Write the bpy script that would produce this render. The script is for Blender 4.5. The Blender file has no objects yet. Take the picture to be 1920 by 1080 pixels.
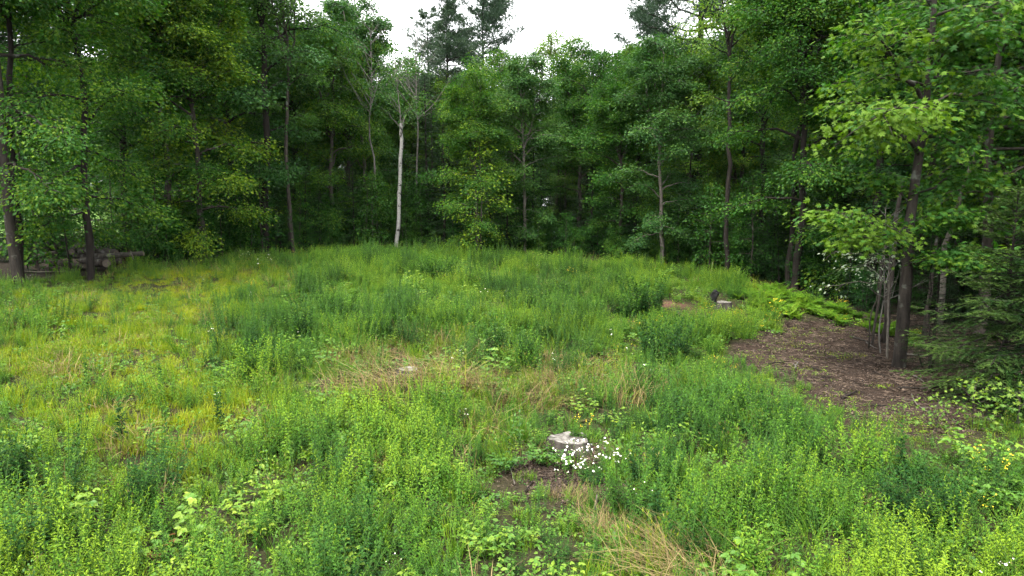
import bpy, math, random
import numpy as np

SC = bpy.context.scene
COL = SC.collection
R = math.radians

# ------------------------------------------------------------------ camera, sky, sun, exposure
CAM_H, PITCH, F = 4.0, R(7.1), 1283.0          # F: focal length in pixels of the 1920 px wide photograph
cam_d = bpy.data.cameras.new('camera')
cam_d.sensor_width = 36.0
cam_d.lens = 36.0 * F / 1920.0
cam_d.clip_end = 2000.0
cam = bpy.data.objects.new('camera', cam_d)
COL.objects.link(cam)
cam.location = (0, 0, CAM_H)
cam.rotation_euler = (R(90) - PITCH, 0, 0)
SC.camera = cam

SUN_EL, SUN_AZ = R(62), R(218)                 # high, from behind the camera, veiled by cloud
world = bpy.data.worlds.new('World')
SC.world = world
world.use_nodes = True
wn, wl = world.node_tree.nodes, world.node_tree.links
wn.clear()
w_sky = wn.new('ShaderNodeTexSky')
w_sky.sky_type = 'NISHITA'
w_sky.sun_disc = False
w_sky.sun_elevation = SUN_EL
w_sky.sun_rotation = SUN_AZ
w_sky.dust_density = 4.0
w_mix = wn.new('ShaderNodeMix'); w_mix.data_type = 'RGBA'
w_mix.inputs[0].default_value = 0.86           # a closed white cloud cover lets little of the blue through
wl.new(w_sky.outputs[0], w_mix.inputs[6])
w_mix.inputs[7].default_value = (10.8, 10.9, 10.9, 1)
w_bg = wn.new('ShaderNodeBackground')
w_bg.inputs[1].default_value = 0.075
w_out = wn.new('ShaderNodeOutputWorld')
wl.new(w_mix.outputs[2], w_bg.inputs[0])
wl.new(w_bg.outputs[0], w_out.inputs[0])

sun_d = bpy.data.lights.new('sun', 'SUN')
sun_d.energy = 1.5
sun_d.angle = R(10)
sun_d.color = (1.0, 0.95, 0.86)
sun = bpy.data.objects.new('sun', sun_d)
COL.objects.link(sun)
# Nishita: rotation 0 puts the sun towards +Y, turning clockwise seen from above
sdir = np.array([math.sin(SUN_AZ) * math.cos(SUN_EL), math.cos(SUN_AZ) * math.cos(SUN_EL), math.sin(SUN_EL)])
from mathutils import Vector
sun.rotation_euler = Vector(sdir).to_track_quat('Z', 'Y').to_euler()
sun.location = (0, 0, 60)

SC.view_settings.view_transform = 'Standard'
SC.view_settings.look = 'None'
SC.view_settings.gamma = 1.0
SC.view_settings.exposure = 2.75
SC.render.engine = 'CYCLES'
SC.cycles.max_bounces = 5
SC.cycles.diffuse_bounces = 3
SC.cycles.glossy_bounces = 2
SC.cycles.transmission_bounces = 3
SC.cycles.use_denoising = True
SC.cycles.adaptive_threshold = 0.02
SC.cycles.caustics_reflective = False
SC.cycles.caustics_refractive = False

# ------------------------------------------------------------------ terrain height and photograph geometry
CP = np.array([
    (-8, 4, 0.15), (0, 4, 0), (8, 4, 0), (0, -25, 0), (-40, -25, .5), (40, -25, 0),
    (.9, 10.5, 0), (9.2, 16.2, 0), (11.1, 27, .55), (9.3, 30, .8), (7.2, 33, .95),
    (-6.1, 36, 1.55), (-9.8, 35, 1.5), (-13.5, 31, 1.45), (-14.8, 24, 1.4), (-15.8, 21.5, 1.45),
    (-2.3, 15.1, .3), (0, 24, .75), (-10.6, 18, .9), (-7.5, 10, .45), (2.5, 36, 1.2),
    (-34, 55, 2.0), (-54, 75, 3.7), (0, 60, 1.5), (40, 60, .6), (60, 30, 0), (25, 15, 0), (30, 100, 1.5),
    (-30, 100, 4.2), (-40, 20, 1.6), (17, 24, .1), (15, 12, 0), (-80, 100, 4.6), (90, 100, 1), (-90, 20, 2), (90, -20, 0)], float)

def _tps(r):
    return np.where(r > 1e-6, r * r * np.log(np.maximum(r, 1e-6)), 0.0)

_n = len(CP)
_A = np.zeros((_n + 3, _n + 3))
_A[:_n, :_n] = _tps(np.hypot(CP[:, None, 0] - CP[None, :, 0], CP[:, None, 1] - CP[None, :, 1])) + np.eye(_n) * 4.0
_A[:_n, _n] = 1; _A[:_n, _n + 1:] = CP[:, :2]
_A[_n, :_n] = 1; _A[_n + 1:, :_n] = CP[:, :2].T
_W = np.linalg.solve(_A, np.r_[CP[:, 2], 0, 0, 0])

_tab = np.random.default_rng(5).random((64, 64))
def vnoise(x, y, s=1.0, o=0.0):
    x = np.asarray(x, float) / s + o * 17.3; y = np.asarray(y, float) / s + o * 7.9
    xi, yi = np.floor(x).astype(int), np.floor(y).astype(int)
    fx, fy = x - xi, y - yi
    fx = fx * fx * (3 - 2 * fx); fy = fy * fy * (3 - 2 * fy)
    g = lambda a, b: _tab[a % 64, b % 64]
    return (g(xi, yi) * (1 - fx) + g(xi + 1, yi) * fx) * (1 - fy) + (g(xi, yi + 1) * (1 - fx) + g(xi + 1, yi + 1) * fx) * fy

def height(x, y):
    x = np.clip(np.asarray(x, float), -95, 95); y = np.clip(np.asarray(y, float), -30, 110)
    sh = x.shape
    xf, yf = x.ravel(), y.ravel()
    z = np.empty(len(xf))
    for i in range(0, len(xf), 20000):
        a, b = xf[i:i + 20000], yf[i:i + 20000]
        z[i:i + 20000] = _tps(np.hypot(a[:, None] - CP[None, :, 0], b[:, None] - CP[None, :, 1])) @ _W[:_n] + _W[_n] + a * _W[_n + 1] + b * _W[_n + 2]
    z = z.reshape(sh)
    return z + (vnoise(x, y, 2.3, 1) - .5) * .16 + (vnoise(x, y, .7, 2) - .5) * .06

def ray(px, py):
    cx, cz = (px - 960) / F, -(py - 540) / F
    return np.array([cx, math.cos(PITCH) + cz * math.sin(PITCH), -math.sin(PITCH) + cz * math.cos(PITCH)])

def P(px, py, d):
    """the world point seen at a pixel of the photograph, d metres in front of the camera"""
    v = ray(px, py)
    v = v * (d / v[1])
    return np.array([v[0], v[1], v[2] + CAM_H])

def G(px, py, far=90.0):
    """where the ray through a pixel meets the ground"""
    v = ray(px, py); v = v / v[1]
    ys = np.arange(4, far, .15)
    zz = CAM_H + v[2] * ys - height(v[0] * ys, ys)
    k = np.argmax(zz < 0)
    if zz[k] >= 0: k = len(ys) - 1
    y = ys[k]
    return np.array([v[0] * y, y, float(height(v[0] * y, y))])

def GV(px, py, veg):
    """where the ray through a pixel meets the tops of weeds veg metres high; returns the ground below"""
    v = ray(px, py); v = v / v[1]
    ys = np.arange(4, 60, .1)
    zz = CAM_H + v[2] * ys - height(v[0] * ys, ys) - veg
    y = ys[np.argmax(zz < 0)]
    return np.array([v[0] * y, y, float(height(v[0] * y, y))])

def at(px, d):
    """the ground point d metres out in the photograph's column px"""
    x = (px - 960) / F * (d * math.cos(PITCH) + 3.0 * math.sin(PITCH))
    return np.array([x, d, float(height(x, d))])

def inpoly(x, y, poly):
    r = np.zeros(np.shape(x), bool)
    n = len(poly)
    for i in range(n):
        x0, y0 = poly[i][:2]; x1, y1 = poly[(i + 1) % n][:2]
        c = ((y0 > y) != (y1 > y)) & (x < (x1 - x0) * (y - y0) / (y1 - y0 + 1e-12) + x0)
        r ^= c
    return r

FIELD = [tuple(at(p, d)) for p, d in [(-500, 18.5), (20, 22.2), (170, 24.4), (300, 27.0), (400, 29.5), (600, 33.8), (742, 35), (900, 35),
         (1000, 34.8), (1240, 32), (1360, 29.8), (1490, 26.3), (1560, 24), (1640, 21), (1735, 18.8), (1790, 17.5)]] + \
        [tuple(G(p, q)) for p, q in [(1720, 650), (1640, 626), (1560, 600), (1500, 597), (1425, 622), (1372, 652), (1390, 682), (1470, 708),
         (1528, 735), (1566, 774), (1636, 808), (1715, 828), (1790, 826), (1850, 806), (1930, 790), (2250, 800)]] + [(9, 3.5), (-9, 3.5)]
DIRT = [tuple(G(p, q)) for p, q in [(1385, 648), (1430, 622), (1500, 600), (1560, 600), (1640, 625), (1700, 640), (1790, 640), (1880, 690),
        (1890, 790), (1800, 832), (1715, 830), (1636, 810), (1566, 776), (1528, 738), (1470, 710), (1390, 684), (1372, 652)]]
STUMP = G(1066, 872)

# ------------------------------------------------------------------ mesh helpers
def unit(v):
    return v / np.maximum(np.linalg.norm(v, axis=-1, keepdims=True), 1e-9)

class MB:
    """collects triangles; build() links them as one mesh"""
    def __init__(s): s.V, s.Fc, s.Rn, s.M, s.n = [], [], [], [], 0
    def add(s, V, Fc, rnd=.5, mat=0):
        V = np.asarray(V, float).reshape(-1, 3); Fc = np.asarray(Fc, int).reshape(-1, 3)
        s.V.append(V); s.Fc.append(Fc + s.n); s.n += len(V)
        s.Rn.append(np.broadcast_to(np.asarray(rnd, float), (len(V),))); s.M.append(np.full(len(Fc), mat))
    def place(s, tmpl, Pp, D, N, S, rnd, mat=0):
        tv, tf = tmpl
        D = unit(D); B = unit(np.cross(N, D)); N = np.cross(D, B)
        S = np.asarray(S, float)
        if S.ndim == 1: S = np.repeat(S[:, None], 3, 1)
        V = (Pp[:, None] + tv[None, :, 0, None] * S[:, None, 0:1] * D[:, None] + tv[None, :, 1, None] * S[:, None, 1:2] * B[:, None]
             + tv[None, :, 2, None] * S[:, None, 2:3] * N[:, None])
        k = len(tv)
        Fc = tf[None] + (np.arange(len(Pp)) * k)[:, None, None]
        s.add(V.reshape(-1, 3), Fc.reshape(-1, 3), np.repeat(rnd, k), mat)
    def tube(s, pts, rad, sides=6, rnd=.5, mat=0, cap=False, wob=0, rng=None):
        pts = np.asarray(pts, float); m = len(pts)
        t = unit(np.gradient(pts, axis=0))
        ref = np.array([1.0, 0, 0]) if abs(t[:, 0]).mean() < .8 else np.array([0, 1.0, 0])
        u = unit(np.cross(t, ref)); w = np.cross(t, u)
        a = np.arange(sides) * 2 * math.pi / sides
        rr = np.asarray(rad, float)[:, None] * np.ones((1, sides))
        if wob: rr = rr * (1 + (rng.random(rr.shape) - .5) * wob)
        V = pts[:, None] + rr[..., None] * (np.cos(a)[None, :, None] * u[:, None] + np.sin(a)[None, :, None] * w[:, None])
        i = np.arange(m - 1)[:, None] * sides; j = np.arange(sides)[None]; j2 = (j + 1) % sides
        A, B_, C, D_ = i + j, i + j2, i + sides + j2, i + sides + j
        Fc = np.stack([np.stack([A, B_, C], -1), np.stack([A, C, D_], -1)], 2).reshape(-1, 3)
        V = V.reshape(-1, 3)
        if cap:
            V = np.vstack([V, pts[-1:], pts[:1]]); e = (m - 1) * sides; c = m * sides
            jj = np.arange(sides); j3 = (jj + 1) % sides
            Fc = np.vstack([Fc, np.stack([e + jj, e + j3, np.full(sides, c)], -1), np.stack([j3, jj, np.full(sides, c + 1)], -1)])
        s.add(V, Fc, rnd, mat)
    def blades(s, Pp, az, L, lean, w, rnd, mat=0, sag=.45):
        n = len(Pp); ss = np.array([0, .4, .75, 1.0])
        h = np.stack([np.cos(az), np.sin(az), np.zeros(n)], -1); side = np.stack([-np.sin(az), np.cos(az), np.zeros(n)], -1)
        V = np.zeros((n, 7, 3))
        for q, t in enumerate(ss):
            c = Pp + h * (lean * L * t ** 1.7)[:, None]
            c[:, 2] += L * (t - sag * lean * t * t)
            ww = (w * (1 - t) ** .7)[:, None] * .5
            if q < 3: V[:, 2 * q] = c - side * ww; V[:, 2 * q + 1] = c + side * ww
            else: V[:, 6] = c
        Fc = np.array([[0, 1, 3], [0, 3, 2], [2, 3, 5], [2, 5, 4], [4, 5, 6]])
        s.add(V.reshape(-1, 3), (Fc[None] + (np.arange(n) * 7)[:, None, None]).reshape(-1, 3), np.repeat(rnd, 7), mat)
    def mesh(s, name, mats, smooth=False):
        V = np.vstack(s.V); Fc = np.vstack(s.Fc)
        me = bpy.data.meshes.new(name)
        me.vertices.add(len(V)); me.vertices.foreach_set('co', V.astype(np.float32).ravel())
        me.loops.add(len(Fc) * 3); me.loops.foreach_set('vertex_index', Fc.astype(np.int32).ravel())
        me.polygons.add(len(Fc)); me.polygons.foreach_set('loop_start', np.arange(0, len(Fc) * 3, 3, dtype=np.int32))
        for m in mats: me.materials.append(m)
        me.polygons.foreach_set('material_index', np.concatenate(s.M).astype(np.int32))
        a = me.attributes.new('rnd', 'FLOAT', 'POINT'); a.data.foreach_set('value', np.concatenate(s.Rn).astype(np.float32))
        me.polygons.foreach_set('use_smooth', np.full(len(Fc), smooth))
        me.update(calc_edges=True)
        return me

def link(name, me, parent=None, loc=None, rz=0, sc=None):
    o = bpy.data.objects.new(name, me); COL.objects.link(o)
    if parent is not None: o.parent = parent
    if loc is not None: o.location = loc
    if rz: o.rotation_euler = (0, 0, rz)
    if sc is not None: o.scale = (sc, sc, sc) if np.isscalar(sc) else sc
    return o

def tag(o, label=None, cat=None, group=None, kind=None):
    if label: o['label'] = label
    if cat: o['category'] = cat
    if group: o['group'] = group
    if kind: o['kind'] = kind
    return o

# leaf shapes: x along the leaf, y across, z up
T_DIA = (np.array([(0, 0, 0), (.45, -.34, .06), (1, 0, -.10), (.45, .34, .06)]), np.array([(0, 1, 2), (0, 2, 3)]))
T_BENT = (np.array([(0, 0, 0), (.5, -.10, .10), (.5, .10, .10), (1, 0, -.08)]), np.array([(0, 1, 2), (1, 3, 2)]))
T_OVATE = (np.array([(0, 0, 0), (.3, -.30, .05), (.7, -.22, .02), (1, 0, -.12), (.7, .22, .02), (.3, .30, .05), (.5, 0, -.02)]),
           np.array([(0, 1, 6), (1, 2, 6), (2, 3, 6), (3, 4, 6), (4, 5, 6), (5, 0, 6)]))
_ma = [(.02, 0), (-.06, -.20), (.14, -.19), (.18, -.58), (.36, -.22), (.68, -.54), (.60, -.15), (1.0, 0)]
_ml = [(a, b, -.10 * abs(b) - .06 * a) for a, b in _ma] + [(a, -b, -.10 * abs(b) - .06 * a) for a, b in _ma[-2:0:-1]]
T_MAPLE = (np.array(_ml + [(.38, 0, .03)]), np.array([(i, (i + 1) % len(_ml), len(_ml)) for i in range(len(_ml))]))
T_NEEDLE = (np.array([(0, -.07, 0), (0, .07, 0), (1, 0, 0)]), np.array([(0, 1, 2)]))

# ------------------------------------------------------------------ materials
def nodes(name):
    m = bpy.data.materials.new(name); m.use_nodes = True
    n = m.node_tree.nodes; n.clear()
    return m, n, m.node_tree.links

def ramp(n, stops):
    r = n.new('ShaderNodeValToRGB'); e = r.color_ramp.elements
    while len(e) < len(stops): e.new(.5)
    for k, (p, c) in enumerate(stops): e[k].position = p; e[k].color = (*c, 1)
    return r

def leaf_mat(name, c0, c1, c2, trans=.38, rough=.55, spread=.55, spec=.22):
    """leaf: its colour runs from c0 (deep) over c1 to c2 (yellowish, young or lit) with the tone, which also carries painted light and shade, and from leaf to leaf"""
    m, n, l = nodes(name)
    at_ = n.new('ShaderNodeAttribute'); at_.attribute_name = 'rnd'
    ti = n.new('ShaderNodeAttribute'); ti.attribute_type = 'INSTANCER'; ti.attribute_name = 'tone'
    oi = n.new('ShaderNodeObjectInfo')
    def mm(op, a, b, c=None):
        q = n.new('ShaderNodeMath'); q.operation = op
        for k, v in enumerate((a, b, c)):
            if v is None: continue
            if isinstance(v, (int, float)): q.inputs[k].default_value = v
            else: l.new(v, q.inputs[k])
        return q.outputs[0]
    f = mm('MULTIPLY_ADD', at_.outputs['Fac'], spread, -spread / 2)
    f = mm('ADD', f, mm('MULTIPLY_ADD', oi.outputs['Random'], .26, -.13))
    f = mm('ADD', f, ti.outputs['Fac'])
    rp = ramp(n, [(0.0, c0), (.5, c1), (1.0, c2)]); l.new(f, rp.inputs[0])
    b = n.new('ShaderNodeBsdfPrincipled'); b.inputs['Roughness'].default_value = rough
    b.inputs['Specular IOR Level'].default_value = spec
    l.new(rp.outputs[0], b.inputs['Base Color'])
    t = n.new('ShaderNodeBsdfTranslucent')
    hs = n.new('ShaderNodeMix'); hs.data_type = 'RGBA'; hs.blend_type = 'MULTIPLY'; hs.inputs[0].default_value = 1
    l.new(rp.outputs[0], hs.inputs[6]); hs.inputs[7].default_value = (1.12, 1.22, .4, 1)
    l.new(hs.outputs[2], t.inputs[0])
    mx = n.new('ShaderNodeMixShader'); mx.inputs[0].default_value = trans
    l.new(b.outputs[0], mx.inputs[1]); l.new(t.outputs[0], mx.inputs[2])
    o = n.new('ShaderNodeOutputMaterial'); l.new(mx.outputs[0], o.inputs[0])
    return m

def bark_mat(name, c0, c1, scale=9.0, stretch=.22, bump=.5, spots=None):
    m, n, l = nodes(name)
    tc = n.new('ShaderNodeTexCoord'); mp = n.new('ShaderNodeMapping'); mp.inputs['Scale'].default_value = (1, 1, stretch)
    l.new(tc.outputs['Object'], mp.inputs[0])
    nz = n.new('ShaderNodeTexNoise'); nz.inputs['Scale'].default_value = scale; nz.inputs['Detail'].default_value = 6; nz.inputs['Roughness'].default_value = .7
    l.new(mp.outputs[0], nz.inputs[0])
    rp = ramp(n, [(.32, c0), (.68, c1)]); l.new(nz.outputs[0], rp.inputs[0])
    col = rp.outputs[0]
    if spots:                                    # lichen and old scars
        n2 = n.new('ShaderNodeTexNoise'); n2.inputs['Scale'].default_value = spots[0]; n2.inputs['Detail'].default_value = 4
        l.new(tc.outputs['Object'], n2.inputs[0])
        r2 = ramp(n, [(spots[1], (0, 0, 0)), (spots[1] + .08, (1, 1, 1))]); l.new(n2.outputs[0], r2.inputs[0])
        mx = n.new('ShaderNodeMix'); mx.data_type = 'RGBA'; l.new(r2.outputs[0], mx.inputs[0]); l.new(col, mx.inputs[6]); mx.inputs[7].default_value = (*spots[2], 1)
        col = mx.outputs[2]
    b = n.new('ShaderNodeBsdfPrincipled'); b.inputs['Roughness'].default_value = .9; b.inputs['Specular IOR Level'].default_value = .15
    l.new(col, b.inputs['Base Color'])
    bp = n.new('ShaderNodeBump'); bp.inputs['Strength'].default_value = bump; bp.inputs['Distance'].default_value = .03
    l.new(nz.outputs[0], bp.inputs['Height']); l.new(bp.outputs[0], b.inputs['Normal'])
    o = n.new('ShaderNodeOutputMaterial'); l.new(b.outputs[0], o.inputs[0])
    return m

def plain_mat(name, c0, c1, scale=8.0, rough=.85, bump=.3, dist=.02):
    m, n, l = nodes(name)
    tc = n.new('ShaderNodeTexCoord')
    nz = n.new('ShaderNodeTexNoise'); nz.inputs['Scale'].default_value = scale; nz.inputs['Detail'].default_value = 8; nz.inputs['Roughness'].default_value = .65
    l.new(tc.outputs['Object'], nz.inputs[0])
    rp = ramp(n, [(.3, c0), (.7, c1)]); l.new(nz.outputs[0], rp.inputs[0])
    b = n.new('ShaderNodeBsdfPrincipled'); b.inputs['Roughness'].default_value = rough; b.inputs['Specular IOR Level'].default_value = .2
    l.new(rp.outputs[0], b.inputs['Base Color'])
    bp = n.new('ShaderNodeBump'); bp.inputs['Strength'].default_value = bump; bp.inputs['Distance'].default_value = dist
    l.new(nz.outputs[0], bp.inputs['Height']); l.new(bp.outputs[0], b.inputs['Normal'])
    o = n.new('ShaderNodeOutputMaterial'); l.new(b.outputs[0], o.inputs[0])
    return m

M = {}
M['maple'] = leaf_mat('maple_leaf', (.009, .042, .007), (.029, .094, .011), (.150, .220, .012), trans=.42, spec=.14)
M['beech'] = leaf_mat('dull_leaf', (.010, .042, .011), (.028, .084, .018), (.085, .16, .022), trans=.36, spec=.14)
M['young'] = leaf_mat('pale_leaf', (.04, .11, .02), (.075, .16, .025), (.18, .25, .03), trans=.45)
M['pine'] = leaf_mat('pine_needle', (.014, .034, .018), (.024, .052, .026), (.05, .085, .035), trans=.15, rough=.6)
M['spruce'] = leaf_mat('spruce_needle', (.006, .020, .006), (.016, .042, .010), (.055, .095, .018), trans=.18, rough=.65, spec=.12)
M['goldenrod'] = leaf_mat('goldenrod_leaf', (.015, .056, .013), (.060, .155, .014), (.160, .250, .014), trans=.36, spec=.12)
M['grass'] = leaf_mat('grass_blade', (.034, .10, .010), (.100, .185, .012), (.265, .285, .016), trans=.38, spec=.12)
M['bramble'] = leaf_mat('bramble_leaf', (.03, .09, .015), (.075, .17, .018), (.19, .27, .024), trans=.36, rough=.45, spec=.25)
M['fern'] = leaf_mat('fern_frond', (.05, .13, .012), (.095, .20, .014), (.17, .26, .018), trans=.42, spec=.14)
M['straw'] = leaf_mat('dry_grass', (.075, .055, .022), (.15, .112, .046), (.26, .20, .09), trans=.25, rough=.7, spread=.9)
M['silver'] = leaf_mat('silvery_leaf', (.10, .15, .08), (.20, .25, .17), (.32, .36, .28), trans=.3, rough=.35, spec=.5)
M['brownleaf'] = leaf_mat('dead_leaf', (.008, .005, .0035), (.030, .020, .014), (.12, .088, .066), trans=.1, rough=.8, spread=1.0)
M['rust'] = leaf_mat('rust_leaf', (.06, .028, .010), (.12, .05, .014), (.18, .09, .02), trans=.3)
M['petal'] = plain_mat('white_petal', (.74, .75, .72), (.84, .84, .80), 20, .6, 0)
M['yellow'] = plain_mat('yellow_petal', (.62, .40, .02), (.75, .52, .03), 20, .6, 0)
M['nearbark'] = bark_mat('lichened_bark', (.009, .0075, .006), (.036, .030, .025), spots=(3.4, .60, (.075, .08, .066)))
M['darkweed'] = leaf_mat('self_shaded_weed_leaf', (.010, .038, .008), (.024, .076, .012), (.070, .150, .014), trans=.28, spec=.08, spread=.9)  # dark green deepened: the clumps' self-shadowing is put into the leaf colour
M['stem'] = plain_mat('green_stem', (.028, .065, .012), (.05, .10, .018), 12, .7, 0)
M['bark'] = bark_mat('grey_brown_bark', (.015, .012, .010), (.052, .044, .036), spots=(3.0, .60, (.09, .095, .08)))
M['darkbark'] = bark_mat('dark_bark', (.006, .005, .004), (.022, .018, .015))  # darker than real bark: shade inside the wood put into the colour
M['palebark'] = bark_mat('pale_bark', (.05, .044, .036), (.14, .125, .105), 7, .6)
M['birch'] = bark_mat('birch_bark', (.27, .265, .245), (.17, .165, .15), 7, 2.5, .25, spots=(5.5, .575, (.03, .027, .024)))
M['deadwood'] = bark_mat('grey_deadwood', (.05, .046, .04), (.13, .12, .105), 12, .3)
M['logbark'] = bark_mat('log_bark', (.014, .012, .010), (.055, .048, .041), 8, .5, .7, spots=(4, .6, (.09, .086, .078)))
M['cutwood'] = plain_mat('cut_wood', (.04, .032, .025), (.10, .082, .065), 16, .85, .3)

# ------------------------------------------------------------------ the ground sheet
def axis(dense0, dense1, step, lo, hi, grow=1.22):
    a = list(np.arange(dense0, dense1 + 1e-6, step)); s = step
    while a[-1] < hi: s *= grow; a.append(a[-1] + s)
    s = step
    while a[0] > lo: s *= grow; a.insert(0, a[0] - s)
    return np.array(a)

def ground_material():
    m, n, l = nodes('forest_ground')
    tc = n.new('ShaderNodeTexCoord')
    def noise(sc, det=8, ro=.65):
        z = n.new('ShaderNodeTexNoise'); z.inputs['Scale'].default_value = sc; z.inputs['Detail'].default_value = det; z.inputs['Roughness'].default_value = ro
        l.new(tc.outputs['Object'], z.inputs[0]); return z
    def attr(nm):
        a = n.new('ShaderNodeAttribute'); a.attribute_name = nm; return a.outputs['Fac']
    def mix(f, a, b):
        x = n.new('ShaderNodeMix'); x.data_type = 'RGBA'
        l.new(f, x.inputs[0]); l.new(a, x.inputs[6]); l.new(b, x.inputs[7]); return x.outputs[2]
    fine, mid, vor = noise(26), noise(2.2), n.new('ShaderNodeTexVoronoi')
    vor.inputs['Scale'].default_value = 17; l.new(tc.outputs['Object'], vor.inputs[0])
    soil = ramp(n, [(.3, (.010, .011, .005)), (.7, (.036, .034, .014))]); l.new(fine.outputs[0], soil.inputs[0])
    lit = ramp(n, [(.25, (.010, .0062, .0042)), (.55, (.034, .022, .0155)), (.8, (.078, .054, .040))]); l.new(fine.outputs[0], lit.inputs[0])
    lit2 = ramp(n, [(.2, (.012, .008, .006)), (.9, (.046, .033, .025))]); l.new(vor.outputs['Color'], lit2.inputs[0])
    lm = n.new('ShaderNodeMix'); lm.data_type = 'RGBA'; lm.inputs[0].default_value = .5
    l.new(lit.outputs[0], lm.inputs[6]); l.new(lit2.outputs[0], lm.inputs[7])
    red = ramp(n, [(.3, (.045, .024, .017)), (.7, (.115, .062, .044))]); l.new(fine.outputs[0], red.inputs[0])
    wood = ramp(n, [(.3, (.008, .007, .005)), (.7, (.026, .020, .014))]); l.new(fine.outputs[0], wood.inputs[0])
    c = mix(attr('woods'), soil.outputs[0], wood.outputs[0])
    c = mix(attr('litter'), c, lm.outputs[2])
    c = mix(attr('red'), c, red.outputs[0])
    b = n.new('ShaderNodeBsdfPrincipled'); b.inputs['Roughness'].default_value = .95; b.inputs['Specular IOR Level'].default_value = .1
    l.new(c, b.inputs['Base Color'])
    bp = n.new('ShaderNodeBump'); bp.inputs['Strength'].default_value = .8; bp.inputs['Distance'].default_value = .05
    l.new(fine.outputs[0], bp.inputs['Height']); l.new(bp.outputs[0], b.inputs['Normal'])
    o = n.new('ShaderNodeOutputMaterial'); l.new(b.outputs[0], o.inputs[0])
    return m

gx = axis(-17, 18, .16, -210, 210); gy = axis(5, 36, .16, -60, 300)
X, Y = np.meshgrid(gx, gy)
Z = height(X, Y)
BARE = [(G(1262, 574), .95, .55), (G(1165, 578), .45, .3), (G(1318, 516), .6, .3)]
def blob(x, y, c, rx, ry):
    return np.exp(-(((x - c[0]) / rx) ** 2 + ((y - c[1]) / ry) ** 2) ** 2)
jx, jy = X + (vnoise(X, Y, .8, 3) - .5) * .9, Y + (vnoise(X, Y, .8, 4) - .5) * .9
a_lit = inpoly(jx, jy, DIRT).astype(float)
a_lit = np.maximum(a_lit, .95 * blob(jx, jy, STUMP - (0, .45, 0), 1.15, 1.0))
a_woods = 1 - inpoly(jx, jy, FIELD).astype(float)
a_red = np.zeros_like(X)
for c, rx, ry in BARE: a_red = np.maximum(a_red, blob(jx, jy, c, rx, ry))
me = MB()
nx = len(gx); ny = len(gy)
ii = (np.arange(ny - 1)[:, None] * nx + np.arange(nx - 1)[None]).ravel()
me.add(np.stack([X, Y, Z], -1).reshape(-1, 3), np.vstack([np.stack([ii, ii + 1, ii + nx + 1], -1), np.stack([ii, ii + nx + 1, ii + nx], -1)]))
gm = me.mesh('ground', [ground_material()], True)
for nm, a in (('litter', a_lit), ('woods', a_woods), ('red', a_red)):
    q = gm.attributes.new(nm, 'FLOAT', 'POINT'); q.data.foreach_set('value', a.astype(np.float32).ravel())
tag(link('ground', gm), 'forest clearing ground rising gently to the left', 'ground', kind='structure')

def sheet(name, poly, step, lift, mat, label, cat):
    xs = np.array([p[0] for p in poly]); ys = np.array([p[1] for p in poly])
    ax, ay = np.arange(xs.min(), xs.max(), step), np.arange(ys.min(), ys.max(), step)
    A, B = np.meshgrid(ax, ay); ins = inpoly(A, B, poly)
    C = height(A, B) + lift
    k = np.arange(A.size).reshape(A.shape)
    ok = (ins[:-1, :-1] & ins[1:, 1:] & ins[1:, :-1] & ins[:-1, 1:])
    a, b, c, d = k[:-1, :-1][ok], k[:-1, 1:][ok], k[1:, 1:][ok], k[1:, :-1][ok]
    mb = MB(); mb.add(np.stack([A, B, C], -1).reshape(-1, 3), np.vstack([np.stack([a, b, c], -1), np.stack([a, c, d], -1)]))
    return tag(link(name, mb.mesh(name, [mat], True)), label, cat, kind='structure')

LAWN = [(-52, 44), (-24, 42), (-15, 52), (-12, 66), (-30, 72), (-70, 70)]
DRIVE = [(-95, 71), (-52, 72), (-49, 76), (-52, 80), (-95, 82)]
sheet('lawn', LAWN, .8, .05, plain_mat('lawn_grass', (.035, .085, .01), (.07, .13, .015), 3, .9, .6), 'sunny mown lawn beyond the trees on the left', 'lawn')
sheet('gravel_drive', DRIVE, .8, .05, plain_mat('drive_gravel', (.05, .048, .046), (.085, .08, .075), 6, .9, .5), 'grey gravel drive beyond the lawn on the left', 'drive')

# ------------------------------------------------------------------ trees
def perp_frame(d):
    h = unit(np.array([-d[1], d[0], 1e-6])); return h

def spray(mb, path, n, sh, sv, ls, rng, tmpl, droop=.35, mat=0, tone=0.0):
    """a flat, slightly hanging spray of leaves round a twig"""
    t = rng.random(n) ** .8 * 1.08
    k = np.clip(t, 0, 1) * (len(path) - 1); i = np.minimum(k.astype(int), len(path) - 2); f = (k - i)[:, None]
    p = path[i] * (1 - f) + path[i + 1] * f
    off = rng.normal(0, 1, (n, 3)) * np.array([sh, sh, sv])
    p = p + off
    p[:, 2] -= (np.hypot(off[:, 0], off[:, 1]) ** 2) * .35
    ax = unit(path[-1] - path[0])
    d = unit(off * np.array([1, 1, .3]) / max(sh, .01) + ax * 1.0 + rng.normal(0, .35, (n, 3))); d[:, 2] -= droop
    nn = np.array([0, 0, 1.0]) + rng.normal(0, .6, (n, 3))
    mb.place(tmpl, p, d, nn, ls * (.7 + .6 * rng.random(n)), np.clip(rng.random(n) + tone, 0, 1), mat)

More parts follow.
